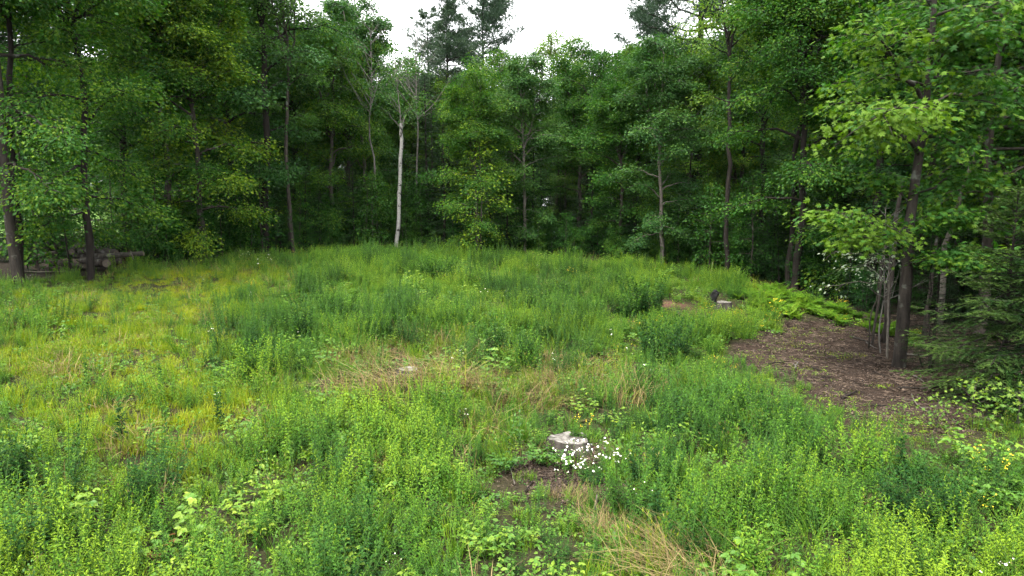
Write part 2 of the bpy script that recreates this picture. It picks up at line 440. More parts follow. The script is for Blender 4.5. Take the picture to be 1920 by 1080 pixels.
def bough(tw, lf, rng, p0, d, L, r0, nsub, nleaf, ls, tmpl, droop=.25, curl=0.0, sub=.42, tone=0.0, flat=1.0):
    s = np.linspace(0, 1, 7)
    az = math.atan2(d[1], d[0]); bend = rng.normal(0, .25)
    h = np.stack([np.cos(az + bend * s), np.sin(az + bend * s), np.zeros(7)], -1)
    hl = math.hypot(d[0], d[1])
    pts = p0 + h * (L * s * hl)[:, None]
    pts[:, 2] += L * (d[2] * s - droop * s * s)
    pts[1:-1] += rng.normal(0, .025 * L, (5, 3))
    tw.tube(pts, r0 * (1 - s * .85) + .004, 4)
    n2 = nsub
    for q in range(n2 + 1):
        u = .34 + .66 * (q + rng.random() * .6) / n2 if q < n2 else 1.0
        u = min(u, 1.0); k = u * 6; i = min(int(k), 5); b = pts[i] * (1 - (k - i)) + pts[i + 1] * (k - i)
        dd = unit(pts[i + 1] - pts[i])
        sg = 1 if q % 2 else -1
        ang = 0 if q == n2 else sg * (.6 + .7 * rng.random())
        ca, sa = math.cos(ang), math.sin(ang)
        dv = np.array([dd[0] * ca - dd[1] * sa, dd[0] * sa + dd[1] * ca, dd[2] * .5 + rng.normal(0, .18) + .05])
        l2 = L * sub * (1.15 - .65 * u) * (.7 + .6 * rng.random()) + .12
        t = np.linspace(0, 1, 4)[:, None]
        pp = b + dv * l2 * t; pp[:, 2] -= (.22 * l2 * t[:, 0] ** 2)
        tw.tube(pp, (r0 * .32) * (1 - t[:, 0] * .8) + .0025, 3)
        m = max(5, int(nleaf * (.45 + .55 * l2 / (L * sub + .12))))
        spray(lf, pp, m, (.14 + .16 * l2), (.10 + .11 * l2) * flat, ls * (.75 + .5 * rng.random()), rng, tmpl, tone=tone + rng.normal(0, .20))

def trunk_path(rng, H, lean=(0, 0), wob=.02, k=13):
    s = np.linspace(0, 1, k)
    w = np.cumsum(rng.normal(0, wob * H / k ** .5, (k, 2)), 0); w -= w[0]
    return np.stack([w[:, 0] + lean[0] * s * H, w[:, 1] + lean[1] * s * H, s * H], -1)

def broadleaf(seed, H, cb, Rr, rt, leaf, bark, nprim=34, nsub=6, nleaf=46, ls=.16, tmpl=T_DIA, path=None, el=(0, 62), lean=(0, 0), peak=.45, extra=(), fork=0, droop=.28, wob=.02, low=.6, flat=1.0):
    """a broad-leaved tree: trunk (forking at fork*H into leaders), boughs out to a rounded crown, sprays of leaves on them"""
    rng = np.random.default_rng(seed)
    tr, tw, lf = MB(), MB(), MB()
    pts = trunk_path(rng, H * (fork if fork else 1), lean, wob) if path is None else np.asarray(path, float)
    s = np.linspace(0, 1, len(pts))
    end = .55 if fork else .1
    rad = rt * (1 - (1 - end) * s) + .012
    p2 = np.vstack([pts[:1] - (0, 0, .25), pts[:1], pts[0] * .85 + pts[1] * .15, pts[1:]]); r2 = np.r_[rad[0] * 1.3, rad[0] * 1.15, rt * 1.02, rad[1:]]
    tr.tube(p2, r2, 9, wob=.12, rng=rng)
    stems = [pts]
    if fork:
        nl = rng.integers(3, 5); a0 = rng.random() * 6.28
        for q in range(nl):
            a = a0 + q * 6.283 / nl + rng.normal(0, .3); out = Rr * (.25 + .35 * rng.random()); up = H * (1 - fork) * (.72 + .28 * rng.random())
            t = np.linspace(0, 1, 8)
            st = pts[-1] - (0, 0, .3) + np.stack([np.cos(a) * out * t ** .8, np.sin(a) * out * t ** .8, (up + .3) * t], -1)
            st[2:] += np.cumsum(rng.normal(0, .05, (6, 3)), 0)
            tr.tube(st, rt * .5 * (1 - .85 * t) + .01, 6); stems.append(st)
    lens = np.array([max(.1, np.ptp(st[:, 2])) * (1.0 if i else max(.15, 1 - cb / max(.1, np.ptp(pts[:, 2])))) for i, st in enumerate(stems)])
    pick = np.repeat(np.arange(len(stems)), np.maximum(1, np.round(nprim * lens / lens.sum()).astype(int)))
    axis_ = np.mean([st[-1, :2] for st in stems], 0) if fork else pts[-1, :2]
    top = max(st[-1, 2] for st in stems)
    cnt = {}
    for j, si in enumerate(pick):
        st = stems[si]; m = (pick == si).sum(); c = cnt.get(si, 0); cnt[si] = c + 1
        z0 = cb if si == 0 else st[0, 2]
        hh = z0 + (st[-1, 2] - z0) * (c + rng.random()) / m * .98
        b = np.array([np.interp(hh, st[:, 2], st[:, 0]), np.interp(hh, st[:, 2], st[:, 1]), hh])
        t = (hh - cb) / max(.1, top - cb)
        f = low + (1 - low) * math.sin(math.pi / 2 * max(0, t) / peak) if t < peak else math.sqrt(max(.02, 1 - ((t - peak) / (1.03 - peak)) ** 2))
        az = j * 2.39996 + rng.normal(0, .35)
        ca = axis_ * min(1, hh / top)
        off = (b[0] - ca[0]) * math.cos(az) + (b[1] - ca[1]) * math.sin(az)
        L = max(.55, (Rr * f - off)) * (.66 + .42 * rng.random())
        e = R(el[0] + (el[1] - el[0]) * t + rng.normal(0, 10))
        d = np.array([math.cos(az) * math.cos(e), math.sin(az) * math.cos(e), math.sin(e)])
        r0 = max(.008, min(rt * .42, .020 * L))
        bough(tw, lf, rng, b, d, L, r0, nsub, nleaf * (.5 + .5 * min(1, L / Rr)), ls, tmpl, droop=droop, flat=flat)
    def on(hh): return np.array([np.interp(hh, pts[:, 2], pts[:, 0]), np.interp(hh, pts[:, 2], pts[:, 1]), hh])
    for hh, tip, nl, tn in extra:                      # boughs that the photograph shows plainly
        p0 = on(hh); v = np.asarray(tip) - p0; L = float(np.linalg.norm(v))
        d = v / L; d[2] += .22
        bough(tw, lf, rng, p0, d, L, .016 * L + .008, nsub + 3, nl, ls, tmpl, droop=.22, tone=tn, flat=flat, sub=.34)
    for st in stems[1 if fork else 0:]:
        spray(lf, st[-4:], int(nleaf * 2), .36, .30, ls, rng, tmpl)
    return (tr.mesh('trunk', [M[bark]], True), tw.mesh('limbs', [M[bark]], True), lf.mesh('crown', [M[leaf]]))

def pine(seed, H, cb, Rr, rt, dens=1.0, blade=.24, bark='darkbark', leaf='pine', pw=.75):
    rng = np.random.default_rng(seed)
    tr, tw, lf = MB(), MB(), MB()
    pts = trunk_path(rng, H, (0, 0), .006)
    s = np.linspace(0, 1, len(pts))
    tr.tube(np.vstack([pts[:1] - (0, 0, .3), pts]), np.r_[rt * 1.2, rt * (1 - .93 * s) + .01], 9, wob=.1, rng=rng)
    h = cb
    while h < H - .15:
        t = (h - cb) / (H - cb)
        dead = t < .12
        for q in range(rng.integers(3, 6)):
            az = rng.random() * 6.283
            L = Rr * (1 - t) ** pw * (.45 + .75 * rng.random()) * (.7 + .6 * min(1, t * 4)) + .25
            e = R(-4 + 38 * t ** 1.5 + rng.normal(0, 7))
            d = np.array([math.cos(az) * math.cos(e), math.sin(az) * math.cos(e), math.sin(e)])
            p0 = np.array([np.interp(h, pts[:, 2], pts[:, 0]), np.interp(h, pts[:, 2], pts[:, 1]), h + rng.normal(0, .08)])
            ss = np.linspace(0, 1, 6); pp = p0 + d * (L * ss)[:, None]; pp[:, 2] += L * (-.14 * ss + .22 * ss ** 2.5)
            pp[1:] += rng.normal(0, .02 * L, (5, 3))
            tw.tube(pp, (.012 * L + .008) * (1 - .8 * ss) + .004, 4)
            if dead and rng.random() < .6: continue
            nt = int((6 + 13 * L) * dens)
            u = .28 + .76 * rng.random(nt) ** .8; kk = np.clip(u, 0, .999) * 5; i = kk.astype(int); f = (kk - i)[:, None]
            c = pp[i] * (1 - f) + pp[i + 1] * f
            w = (.05 + .17 * L * np.minimum(1, (1.15 - u) * 2))[:, None]
            c = c + rng.normal(0, 1, (nt, 3)) * w * np.array([1, 1, .22]); c[:, 2] += .05
            nb = 11
            cc = np.repeat(c, nb, 0)
            dd = unit(np.repeat(np.tile(d, (nt, 1)), nb, 0) * .7 + rng.normal(0, .62, (nt * nb, 3)) + np.array([0, 0, .25]))
            lf.place(T_NEEDLE, cc, dd, rng.normal(0, 1, (nt * nb, 3)), blade * (.7 + .5 * rng.random(nt * nb)), np.repeat(rng.random(nt), nb))
        h += (.42 + .35 * rng.random()) * (1.15 - .6 * t)
    return (tr.mesh('trunk', [M[bark]], True), tw.mesh('limbs', [M[bark]], True), lf.mesh('crown', [M[leaf]]))

def spruce(seed, H, cb, Rr, rt, nbr=90, dens=1.0, blade=.07, leaf='spruce', bark='darkbark', power=.8):
    rng = np.random.default_rng(seed)
    tr, tw, lf = MB(), MB(), MB()
    pts = trunk_path(rng, H, (0, 0), .006)
    s = np.linspace(0, 1, len(pts))
    tr.tube(np.vstack([pts[:1] - (0, 0, .2), pts]), np.r_[rt * 1.2, rt * (1 - .95 * s) + .006], 8, wob=.08, rng=rng)
    for b in range(nbr):
        t = (b + rng.random()) / nbr
        h = cb + (H - cb) * t
        L = Rr * (1 - t) ** power * (.6 + .55 * rng.random()) + .10
        az = b * 2.39996 + rng.normal(0, .4)
        e = R(-12 + 50 * t + rng.normal(0, 8))
        d = np.array([math.cos(az) * math.cos(e), math.sin(az) * math.cos(e), math.sin(e)])
        p0 = np.array([np.interp(h, pts[:, 2], pts[:, 0]), np.interp(h, pts[:, 2], pts[:, 1]), h])
        ss = np.linspace(0, 1, 6); pp = p0 + d * (L * ss)[:, None]; pp[:, 2] += L * (-.30 * ss ** 1.5 + .16 * ss ** 3)
        tw.tube(pp, (.008 * L + .005) * (1 - .8 * ss) + .002, 3)
        # side twigs lying flat, hanging a little, with needles along both edges
        ntw = int(5 + 7 * L)
        side = unit(np.cross(d, [0, 0, 1.0]))
        for q in range(ntw):
            u = .18 + .8 * (q + rng.random()) / ntw; kk = min(u, .999) * 5; i = int(kk); c = pp[i] * (1 - (kk - i)) + pp[i + 1] * (kk - i)
            sg = 1 if q % 2 else -1
            l2 = L * .38 * (1.15 - u) + .07
            dv = unit(d * .75 + side * sg * (.7 + .2 * rng.random()) + np.array([0, 0, -.18 + rng.normal(0, .1)]))
            nb = max(5, int(l2 / blade * 4.2 * dens))
            uu = rng.random(nb)
            cc = c + dv * (uu * l2)[:, None]; cc[:, 2] -= .22 * l2 * uu ** 2
            ps = unit(np.cross(dv, [0, 0, 1.0]))
            dd = unit(dv * .8 + ps * (rng.choice([-1, 1], nb) * (.4 + .5 * rng.random(nb)))[:, None] + rng.normal(0, .22, (nb, 3)) + np.array([0, 0, .08]))
            lf.place(T_NEEDLE, cc, dd, np.array([0, 0, 1.0]) + rng.normal(0, .5, (nb, 3)), np.stack([blade * (.7 + .6 * rng.random(nb)), np.full(nb, blade * 1.9), np.full(nb, blade)], -1), np.full(nb, np.clip(.5 * rng.random() + .5 * u, 0, 1)))
    return (tr.mesh('trunk', [M[bark]], True), tw.mesh('limbs', [M[bark]], True), lf.mesh('crown', [M[leaf]]))

def tree(name, parts, loc, label, cat='tree', rz=0, sc=1.0, tone=.45, group=None):
    r = bpy.data.objects.new(name, None); COL.objects.link(r)
    r.location = loc; r.rotation_euler = (0, 0, rz); r.scale = (sc, sc, sc) if np.isscalar(sc) else sc
    r.empty_display_size = .3
    tag(r, label, cat, group)
    for nm, m in zip(('trunk', 'limbs', 'crown'), parts):
        o = link(nm, m, r); o['tone'] = float(tone)
    return r

rng = np.random.default_rng(11)
# kinds that are copied through the wood
MAPLE = [broadleaf(100 + i, h, cb, rr, rt, lf, bk, nprim=np_, nleaf=nl, ls=ls, fork=fk, el=(14, 70), droop=.38) for i, (h, cb, rr, rt, lf, bk, np_, nl, ls, fk) in enumerate([
    (14.5, 1.6, 3.4, .16, 'maple', 'bark', 48, 190, .115, .50),
    (16.5, 2.4, 3.8, .18, 'maple', 'darkbark', 52, 190, .125, .55),
    (11.5, 1.0, 3.0, .11, 'maple', 'bark', 44, 190, .105, .55),
    (18.0, 3.4, 3.7, .17, 'beech', 'darkbark', 54, 200, .112, .60),
    (13.5, 1.7, 3.2, .12, 'beech', 'palebark', 46, 170, .125, .58)])]
THIN = [broadleaf(130 + i, h, cb, rr, rt, lf, bk, nprim=np_, nsub=6, nleaf=nl, ls=.12, el=(25, 70), fork=.62) for i, (h, cb, rr, rt, lf, bk, np_, nl) in enumerate([
    (15.5, 6.5, 2.4, .10, 'young', 'bark', 28, 70), (17.5, 8.0, 2.6, .11, 'young', 'darkbark', 30, 70)])]
SAPL = [broadleaf(150 + i, h, .5, rr, .03, 'maple', 'bark', nprim=18, nsub=4, nleaf=22, ls=.13, el=(5, 60)) for i, (h, rr) in enumerate([(4.2, 1.1), (5.6, 1.4), (3.0, 1.0)])]
PINE = [pine(160, 24, 6.0, 5.8, .30, 3.0, pw=.6), pine(161, 22, 8, 4.2, .27, 1.6, pw=.65), pine(162, 26, 11, 4.8, .33, 2.2)]
SPRUCE = [spruce(170, 9.5, .5, 2.1, .11, 105, 1.0, .13), spruce(171, 13.5, 1.5, 2.3, .15, 120, 1.0, .15), spruce(172, 5.0, .15, 1.5, .06, 75, 1.1, .10)]
NEARM = [broadleaf(140, 15.0, 2.6, 3.4, .15, 'maple', 'nearbark', wob=.007, nprim=50, nsub=7, nleaf=180, ls=.105, fork=.55),
         broadleaf(141, 14.0, 1.8, 3.2, .11, 'maple', 'darkbark', nprim=50, nsub=7, nleaf=180, ls=.105, el=(-4, 60), fork=.6)]

def T(name, parts, px, d, label, rz=0, sc=1.0, tone=.45, group=None, cat='tree'):
    return tree(name, parts, at(px, d) - np.array([0, 0, .05]), label, cat, rz, sc, tone, group)

# --- left edge of the clearing
T('maple_tree', NEARM[0], 36, 21.3, 'thick-trunked maple at the far left edge, in front of the lawn', .4, 1.0, .42)
T('maple_tree', THIN[1], 44, 21.9, 'slender trunk leaning against the thick maple at the far left', 1.0, .9, .35)
T('maple_tree', NEARM[1], 172, 23.6, 'bright maple standing right in front of the log pile', 2.0, 1.05, .52)
T('maple_tree', MAPLE[4], 45, 31, 'smaller grey tree behind the thick maple, before the lawn', .3, .9, .35)
T('maple_tree', MAPLE[1], 245, 31, 'dark-trunked maple behind the brush heap', 4.0, 1.0, .38)
T('maple_tree', MAPLE[0], 318, 29.3, 'leafy maple right of the log pile at the meadow edge', 5.1, .95, .46)
T('maple_tree', MAPLE[2], 385, 29.8, 'slim dark maple with boughs hanging over the meadow, left wood edge', 2.2, 1.1, .55)
T('maple_tree', MAPLE[3], 300, 36, 'tall dull green tree rising behind the leafy maple on the left', .7, 1.05, .35)
T('maple_tree', MAPLE[3], 500, 33, 'tall dense tree left of the grey slender trunk, left of centre', 3.0, 1.05, .40)
T('maple_tree', THIN[0], 551, 33.6, 'tree with slim pale grey trunk at the meadow edge, left of centre', 1.3, .95, .40)
T('maple_tree', MAPLE[1], 435, 38, 'tall maple with rounded top behind the left meadow edge', 5.5, 1.05, .42)
T('maple_tree', MAPLE[0], 630, 37.5, 'broad maple with boughs down to the meadow, left of the birch', 1.9, .84, .46)
T('maple_tree', MAPLE[4], 690, 43, 'blue-green tree with a domed top just behind the birch', 2.6, 1.05, .35)
# --- behind the far edge
def birch():
    pts = np.array([P(742, 452, 36), P(748, 400, 36), P(750, 330, 36), P(753, 260, 36), P(752, 230, 36), P(748, 195, 36.2), P(745, 160, 36.3), P(742, 110, 36.4)])
    base = pts[0].copy(); base[2] = float(height(base[0], base[1])); pts[0] = base
    q = pts - base
    tr, tw, lf = MB(), MB(), MB()
    rng = np.random.default_rng(77)
    k = np.linspace(0, 1, 24); idx = np.linspace(0, 1, len(q))
    pp = np.stack([np.interp(k, idx, q[:, j]) for j in range(3)], -1); pp[1:, :2] += rng.normal(0, .012, (23, 2))
    kf = .60; lo = k <= kf
    tr.tube(pp[lo], .108 * (1 - .42 * k[lo]), 10, wob=.1, rng=rng)
    top = q[4]
    tw.tube(np.vstack([pp[lo][-2:-1], pp[~lo]]), np.linspace(.04, .010, (~lo).sum() + 1), 6)
    tw.tube(np.array([top - (0, 0, .35), top + (.12, 0, .05), top + (.2, 0, .32)]), [.05, .042, .03], 6)
    for i in range(16):
        hh = q[4][2] * (.93 + .55 * rng.random()); p0 = np.array([np.interp(hh, q[:, 2], q[:, 0]), np.interp(hh, q[:, 2], q[:, 1]), min(hh, q[-1][2])])
        az = rng.random() * 6.28; d = np.array([math.cos(az) * .6, math.sin(az) * .6, .7])
        bough(tw, lf, rng, p0, d, .9 + 1.2 * rng.random(), .012, 4, 30, .13, T_DIA, droop=.1)
    return (tr.mesh('trunk', [M['birch']], True), tw.mesh('limbs', [M['deadwood']], True), lf.mesh('crown', [M['beech']])), base
bp_, bb_ = birch()
tree('birch_tree', bp_, bb_, 'white birch with forked broken top, alone at the back of the meadow', 'tree', tone=.4)

def bare_tree(seed, H, r0, nb, spread, bark='deadwood', up=.8, start=.35, lean=(0, 0)):
    rng = np.random.default_rng(seed); tr, tw = MB(), MB()
    pts = trunk_path(rng, H, lean, .02); s = np.linspace(0, 1, len(pts))
    tr.tube(np.vstack([pts[:1] - (0, 0, .15), pts]), np.r_[r0, r0 * (1 - .85 * s) + .004], 7, wob=.1, rng=rng)
    for i in range(nb):
        u = start + (1 - start) * rng.random(); p0 = np.array([np.interp(u * H, pts[:, 2], pts[:, j]) for j in range(3)])
        az = rng.random() * 6.28; L = spread * (.4 + .8 * rng.random()) * (1.2 - u)
        d = np.array([math.cos(az), math.sin(az), up * (.5 + rng.random())])
        t = np.linspace(0, 1, 5)[:, None]; pp = p0 + d * L * t + np.cumsum(rng.normal(0, .05 * L, (5, 3)), 0) * (t > 0)
        tw.tube(pp, (.012 * L + .006) * (1 - .8 * t[:, 0]) + .003, 4)
        for j in range(4):
            k = rng.integers(1, 4); dv = d + rng.normal(0, .6, 3); l2 = L * (.25 + .3 * rng.random())
            qq = pp[k] + dv * l2 * np.linspace(0, 1, 3)[:, None]; tw.tube(qq, [.007, .005, .002], 3)
    return tr.mesh('trunk', [M[bark]], True), tw.mesh('limbs', [M[bark]], True)

def bare(name, parts, loc, label, rz=0, sc=1.0, cat='dead tree', group=None):
    r = bpy.data.objects.new(name, None); COL.objects.link(r); r.location = loc; r.rotation_euler = (0, 0, rz); r.scale = (sc,) * 3
    tag(r, label, cat, group)
    for nm, m in zip(('trunk', 'limbs'), parts): link(nm, m, r)
    return r
DEAD = [bare_tree(301, 11.5, .07, 26, 3.4, 'deadwood', 1.0, .55), bare_tree(302, 3.2, .015, 16, 1.3), bare_tree(303, 5.5, .035, 14, 1.2, 'darkbark', .25, .15)]
bare('bare_tree', DEAD[0], at(712, 37.6), 'leafless grey tree with thin twigs left of the birch')
bare('bare_tree', DEAD[0], at(775, 38.5), 'leafless grey tree with thin twigs right of the birch', 2.2, .98)

T('maple_tree', MAPLE[2], 895, 34.6, 'rounded bright maple reaching the ground at the centre back', .6, .82, .52)
T('maple_tree', MAPLE[4], 985, 36.8, 'dense maple between the centre maple and the sparse tall tree', 4.4, .74, .42)
T('maple_tree', MAPLE[0], 962, 42.5, 'full leafy tree closing the gap behind the centre maples', 2.0, .80, .46)
T('maple_tree', THIN[0], 1040, 43, 'tall sparse pale-leaved tree topping the wall of trees, right of the pine', 3.3, .88, .62)
T('maple_tree', MAPLE[0], 1085, 39.5, 'leafy maple behind the centre, below the sparse pale tree', .2, .82, .44)
T('maple_tree', MAPLE[4], 1240, 33, 'domed maple with pale crooked trunk, right of centre', 2.9, .77, .45)
T('maple_tree', MAPLE[2], 1165, 35.5, 'low leafy maple beside the domed one with the pale trunk', 1.6, .85, .42)
T('maple_tree', THIN[1], 1362, 30.3, 'tall tree with straight dark trunk bare near the ground, right of centre', 2.4, .92, .48)
T('maple_tree', MAPLE[3], 1420, 34.5, 'tall feathery tree between the straight dark trunk and the forked one', .9, .92, .50)
T('maple_tree', MAPLE[1], 1490, 27.2, 'forked dark-trunked maple with feathery crown at the right wood edge', 4.9, .85, .47)
T('maple_tree', SAPL[1], 1408, 29.6, 'low sapling leaning at the meadow edge left of the forked maple', 2.0, .8, .4, cat='sapling')
T('maple_tree', SAPL[0], 1330, 31.6, 'small sapling in the dark gap right of centre', .5, .9, .35, cat='sapling')
T('maple_tree', SAPL[1], 905, 33.8, 'bright sapling with tiered leaves in front of the centre maple', 1.4, 1.0, .62, cat='sapling')
T('maple_tree', MAPLE[2], 1575, 27.5, 'leafy tree behind the fern bank, left of the big near maple', 3.6, 1.0, .40)
T('maple_tree', THIN[1], 1478, 28.2, 'slim upright tree growing beside the forked maple', 5.9, 1.02, .50)
# pines
T('pine_tree', PINE[0], 905, 52, 'tall white pine standing above the wood at top centre', .3, .77, .45, cat='pine')
T('pine_tree', PINE[1], 806, 62, 'farther thin pine just left of the tall pine', 1.0, .86, .45, cat='pine')
T('pine_tree', PINE[2], 842, 47, 'pine with bare lower trunk seen through the gap beside the birch', 2.0, .62, .45, cat='pine')
T('pine_tree', PINE[2], 1300, 42, 'massive pine with long spreading boughs at top right of centre', 4.2, .92, .45, cat='pine')
T('pine_tree', PINE[0], 1225, 58, 'pine half hidden behind the domed maple', 2.7, .82, .45, cat='pine')
T('pine_tree', PINE[1], 400, 52, 'pine rising behind the left wood edge', 2.1, 1.0, .45, cat='pine')
T('pine_tree', PINE[0], 655, 62, 'pine far behind the broad maple left of the birch', 5.0, .8, .45, cat='pine')
T('spruce_tree', SPRUCE[1], 1632, 25.5, 'dark tall spruce behind the big near maple', .2, 1.15, .38, cat='spruce')
# the dark evergreens at the foot of the wood
for px, d, k, s, lb in [(835, 37.3, 0, .8, 'dark young spruce in the shade right of the birch'), (1000, 38, 0, .75, 'dark spruce under the centre maples'),
        (1110, 37, 2, 1.25, 'low spruce at the shaded back edge, right of centre'), (1290, 36, 0, .8, 'dark spruce behind the domed maple'),
        (600, 35.5, 2, .62, 'pale little spruce at the back left meadow edge'), (665, 36, 2, .9, 'little spruce left of the birch'),
        (950, 36.6, 2, 1.0, 'squat spruce at the back edge under the rounded maple'), (1190, 35.2, 2, 1.0, 'squat dark spruce under the pale-trunked maple'),
        (800, 39.5, 0, 1.0, 'dark spruce deep behind the birch'), (1450, 29.5, 2, .9, 'small spruce between the straight trunk and the forked maple'),
        (1545, 26.8, 2, 1.0, 'small dark spruce right of the forked maple')]:
    T('spruce_tree', SPRUCE[k], px, d, lb, rng.random() * 6, s, .18, cat='spruce')

# saplings and thin stems under the left trees
for px, d, k, s, lb in [(110, 26, 0, 1.0, 'thin sapling left of the log pile'), (265, 28.6, 2, 1.1, 'small sapling just right of the log pile'),
        (345, 30, 0, 1.0, 'sapling in the shade behind the leafy left maple'), (75, 24.5, 2, 1.1, 'knee-high leafy sapling beside the thick left maple'),
        (215, 27.5, 1, .8, 'sapling standing behind the log pile'), (470, 32.6, 1, .9, 'sapling left of the slim grey trunk'),
        (700, 35.6, 0, .9, 'sapling with drooping leaves just left of the birch'), (240, 33, 1, 1.0, 'bright sapling in front of the lawn')]:
    T('maple_sapling', SAPL[k], px, d, lb, rng.random() * 6, s, .42, cat='sapling')
bare('dead_sapling', DEAD[2], at(135, 24.6), 'thin pale dead stem rising left of the log pile', 1.0, .9)

# --- the second row and the wood behind it
k = 0
rowA = 'trees filling the wood behind its edge'
MARKS = [(250, 'the brush heap'), (385, 'the slim dark maple on the left'), (551, 'the slim pale grey trunk'), (640, 'the broad maple left of the birch'), (742, 'the birch'), (830, 'the gap right of the birch'),
         (905, 'the rounded centre maple'), (985, 'the dense centre maple'), (1040, 'the sparse pale-leaved tree'), (1165, 'the low leafy maple right of centre'), (1240, 'the domed maple'), (1300, 'the massive pine'),
         (1362, 'the straight dark trunk'), (1430, 'the feathery tree'), (1490, 'the forked maple'), (1632, 'the tall dark spruce'), (1750, 'the big near maple'), (1840, 'the patchy-barked maple')]
spots = []
for d0, n, x0, x1 in [(41, 13, 330, 1560), (47, 15, 250, 1650), (53, 14, 430, 1700), (34, 4, 1560, 1900)]:
    for i in range(n):
        spots.append((x0 + (x1 - x0) * (i + rng.random() * .8) / n, d0 + rng.random() * 4.5))
for px, d in spots:
    kind = MAPLE[rng.integers(0, 5)] if rng.random() < .8 else SPRUCE[1]
    nm = 'spruce_tree' if kind is SPRUCE[1] else 'maple_tree'
    top = 9.8 + (d - 36) * .16 + rng.normal(0, .8)      # the wood's roof follows the photograph's skyline
    sky = np.interp(px, [250, 520, 600, 700, 790, 880, 990, 1080, 1150, 1350, 1500], [6, 3.5, .8, .4, -.8, -2.8, -3.4, -.8, -.2, .8, 5.0])
    hh = max(8.5, top + sky)
    H0 = max(v.co.z for v in kind[0].vertices)
    mark = min(MARKS, key=lambda q: abs(q[0] - px))[1]
    row = 'second' if d < 46 else 'third' if d < 52 else 'fourth'
    T(nm, kind, px, d, "%s in the wood's %s row behind %s" % ('spruce' if nm[0] == 's' else {3: 'tall dull tree', 4: 'grey-trunked tree', 2: 'short bright tree', 1: 'dark-trunked tree'}.get(next(i for i, q in enumerate(MAPLE) if q is kind), 'leafy tree'), row, mark),
      rng.random() * 6.28, hh / H0, .40 + .26 * rng.random(), rowA if nm[0] == 'm' else 'spruces inside the wood', 'tree' if nm[0] == 'm' else 'spruce')  # tone raised: light and haze on the high crowns put into leaf colour

# --- the near trees on the right
b1 = G(1685, 690)
pth = [P(px, py, d) for px, py, d in [(1692, 610, 16.25), (1699, 520, 16.3), (1704, 430, 16.3), (1716, 340, 16.35), (1728, 260, 16.4), (1738, 180, 16.4), (1745, 100, 16.4), (1752, 0, 16.4), (1762, -120, 16.4), (1768, -250, 16.4)]]
pth = np.vstack([b1, pth]) - b1
def LT(px, py, d): return P(px, py, d) - b1
R1 = broadleaf(200, float(pth[-1][2]), 5.4, 2.4, .145, 'maple', 'nearbark', nprim=22, nsub=7, nleaf=44, ls=.118, tmpl=T_MAPLE, path=pth, el=(-8, 50), droop=.22, flat=.6,
               extra=[(5.1, LT(1512, 218, 15.4), 76, .75), (5.2, LT(1600, 190, 15.6), 60, .55), (3.0, LT(1585, 400, 15.2), 60, .6), (2.9, LT(1590, 445, 15.6), 52, .4),  # left boughs toned lighter: light from the clearing put into leaf colour
                      (3.2, LT(1800, 400, 15.4), 56, 0), (2.6, LT(1880, 490, 15.2), 60, 0), (2.5, LT(1790, 480, 15.0), 52, .05), (6.2, LT(1585, 60, 15.6), 64, .5),
                      (7.0, LT(1820, 60, 15.2), 60, .1), (4.2, LT(1840, 330, 15.4), 56, 0), (5.4, LT(1850, 190, 15.3), 60, .0), (3.9, LT(1640, 330, 16.6), 44, .2)])
tree('maple_tree', R1, b1, 'big near maple with lichened trunk standing on the bare patch at right', 'tree', tone=.46)
R2 = broadleaf(201, 12.5, 3.4, 3.3, .15, 'maple', 'bark', nprim=34, nsub=7, nleaf=52, ls=.12, tmpl=T_MAPLE, el=(-6, 50), flat=.6)
T('maple_tree', R2, 1838, 19.3, 'maple with patchy pale bark behind the big near one at right', 1.2, 1.0, .44)
T('maple_tree', R2, 2010, 17.2, 'maple whose boughs hang in from the right edge', 3.4, 1.05, .46)
T('maple_tree', MAPLE[1], 1893, 22.5, 'thick dark trunk at the far right edge', 2.5, .9, .36)
T('maple_tree', MAPLE[3], 1735, 24.5, 'dim tree deep behind the big near maple', 4.0, .85, .38)
T('maple_tree', MAPLE[0], 1985, 26, 'dim tree in the dark wood at the right border', 1.0, 1.0, .36)
T('maple_tree', MAPLE[4], 1835, 28, 'grey-barked tree deep in the dark wood at right', 5.0, 1.0, .36)
T('spruce_tree', SPRUCE[1], 1790, 23.0, 'dark spruce behind the patchy-barked maple', 2.0, .75, .34, cat='spruce')
T('spruce_tree', SPRUCE[0], 1910, 20.5, 'dark spruce at the far right edge behind the near boughs', 3.0, .85, .34, cat='spruce')
NSP = [spruce(210, 4.3, .12, 1.95, .06, 130, 2.1, .06, power=.7), spruce(211, 6.5, .35, 1.6, .07, 80, .8, .06, power=.6)]
T('spruce_tree', NSP[0], 1885, 13.4, 'bushy spruce with drooping twigs at the lower right edge', .6, 1.0, .72, cat='spruce')
T('spruce_tree', NSP[0], 1970, 12.8, 'spruce cut off by the right border', 2.6, 1.0, .45, cat='spruce')
T('spruce_tree', NSP[1], 1752, 15.8, 'thin sparse fir with flat boughs just right of the big near maple', 1.6, .55, .52, cat='fir')
bare('dead_sapling', DEAD[2], at(1748, 15.7), 'thin black dead stem right of the big near maple', .4, .62)
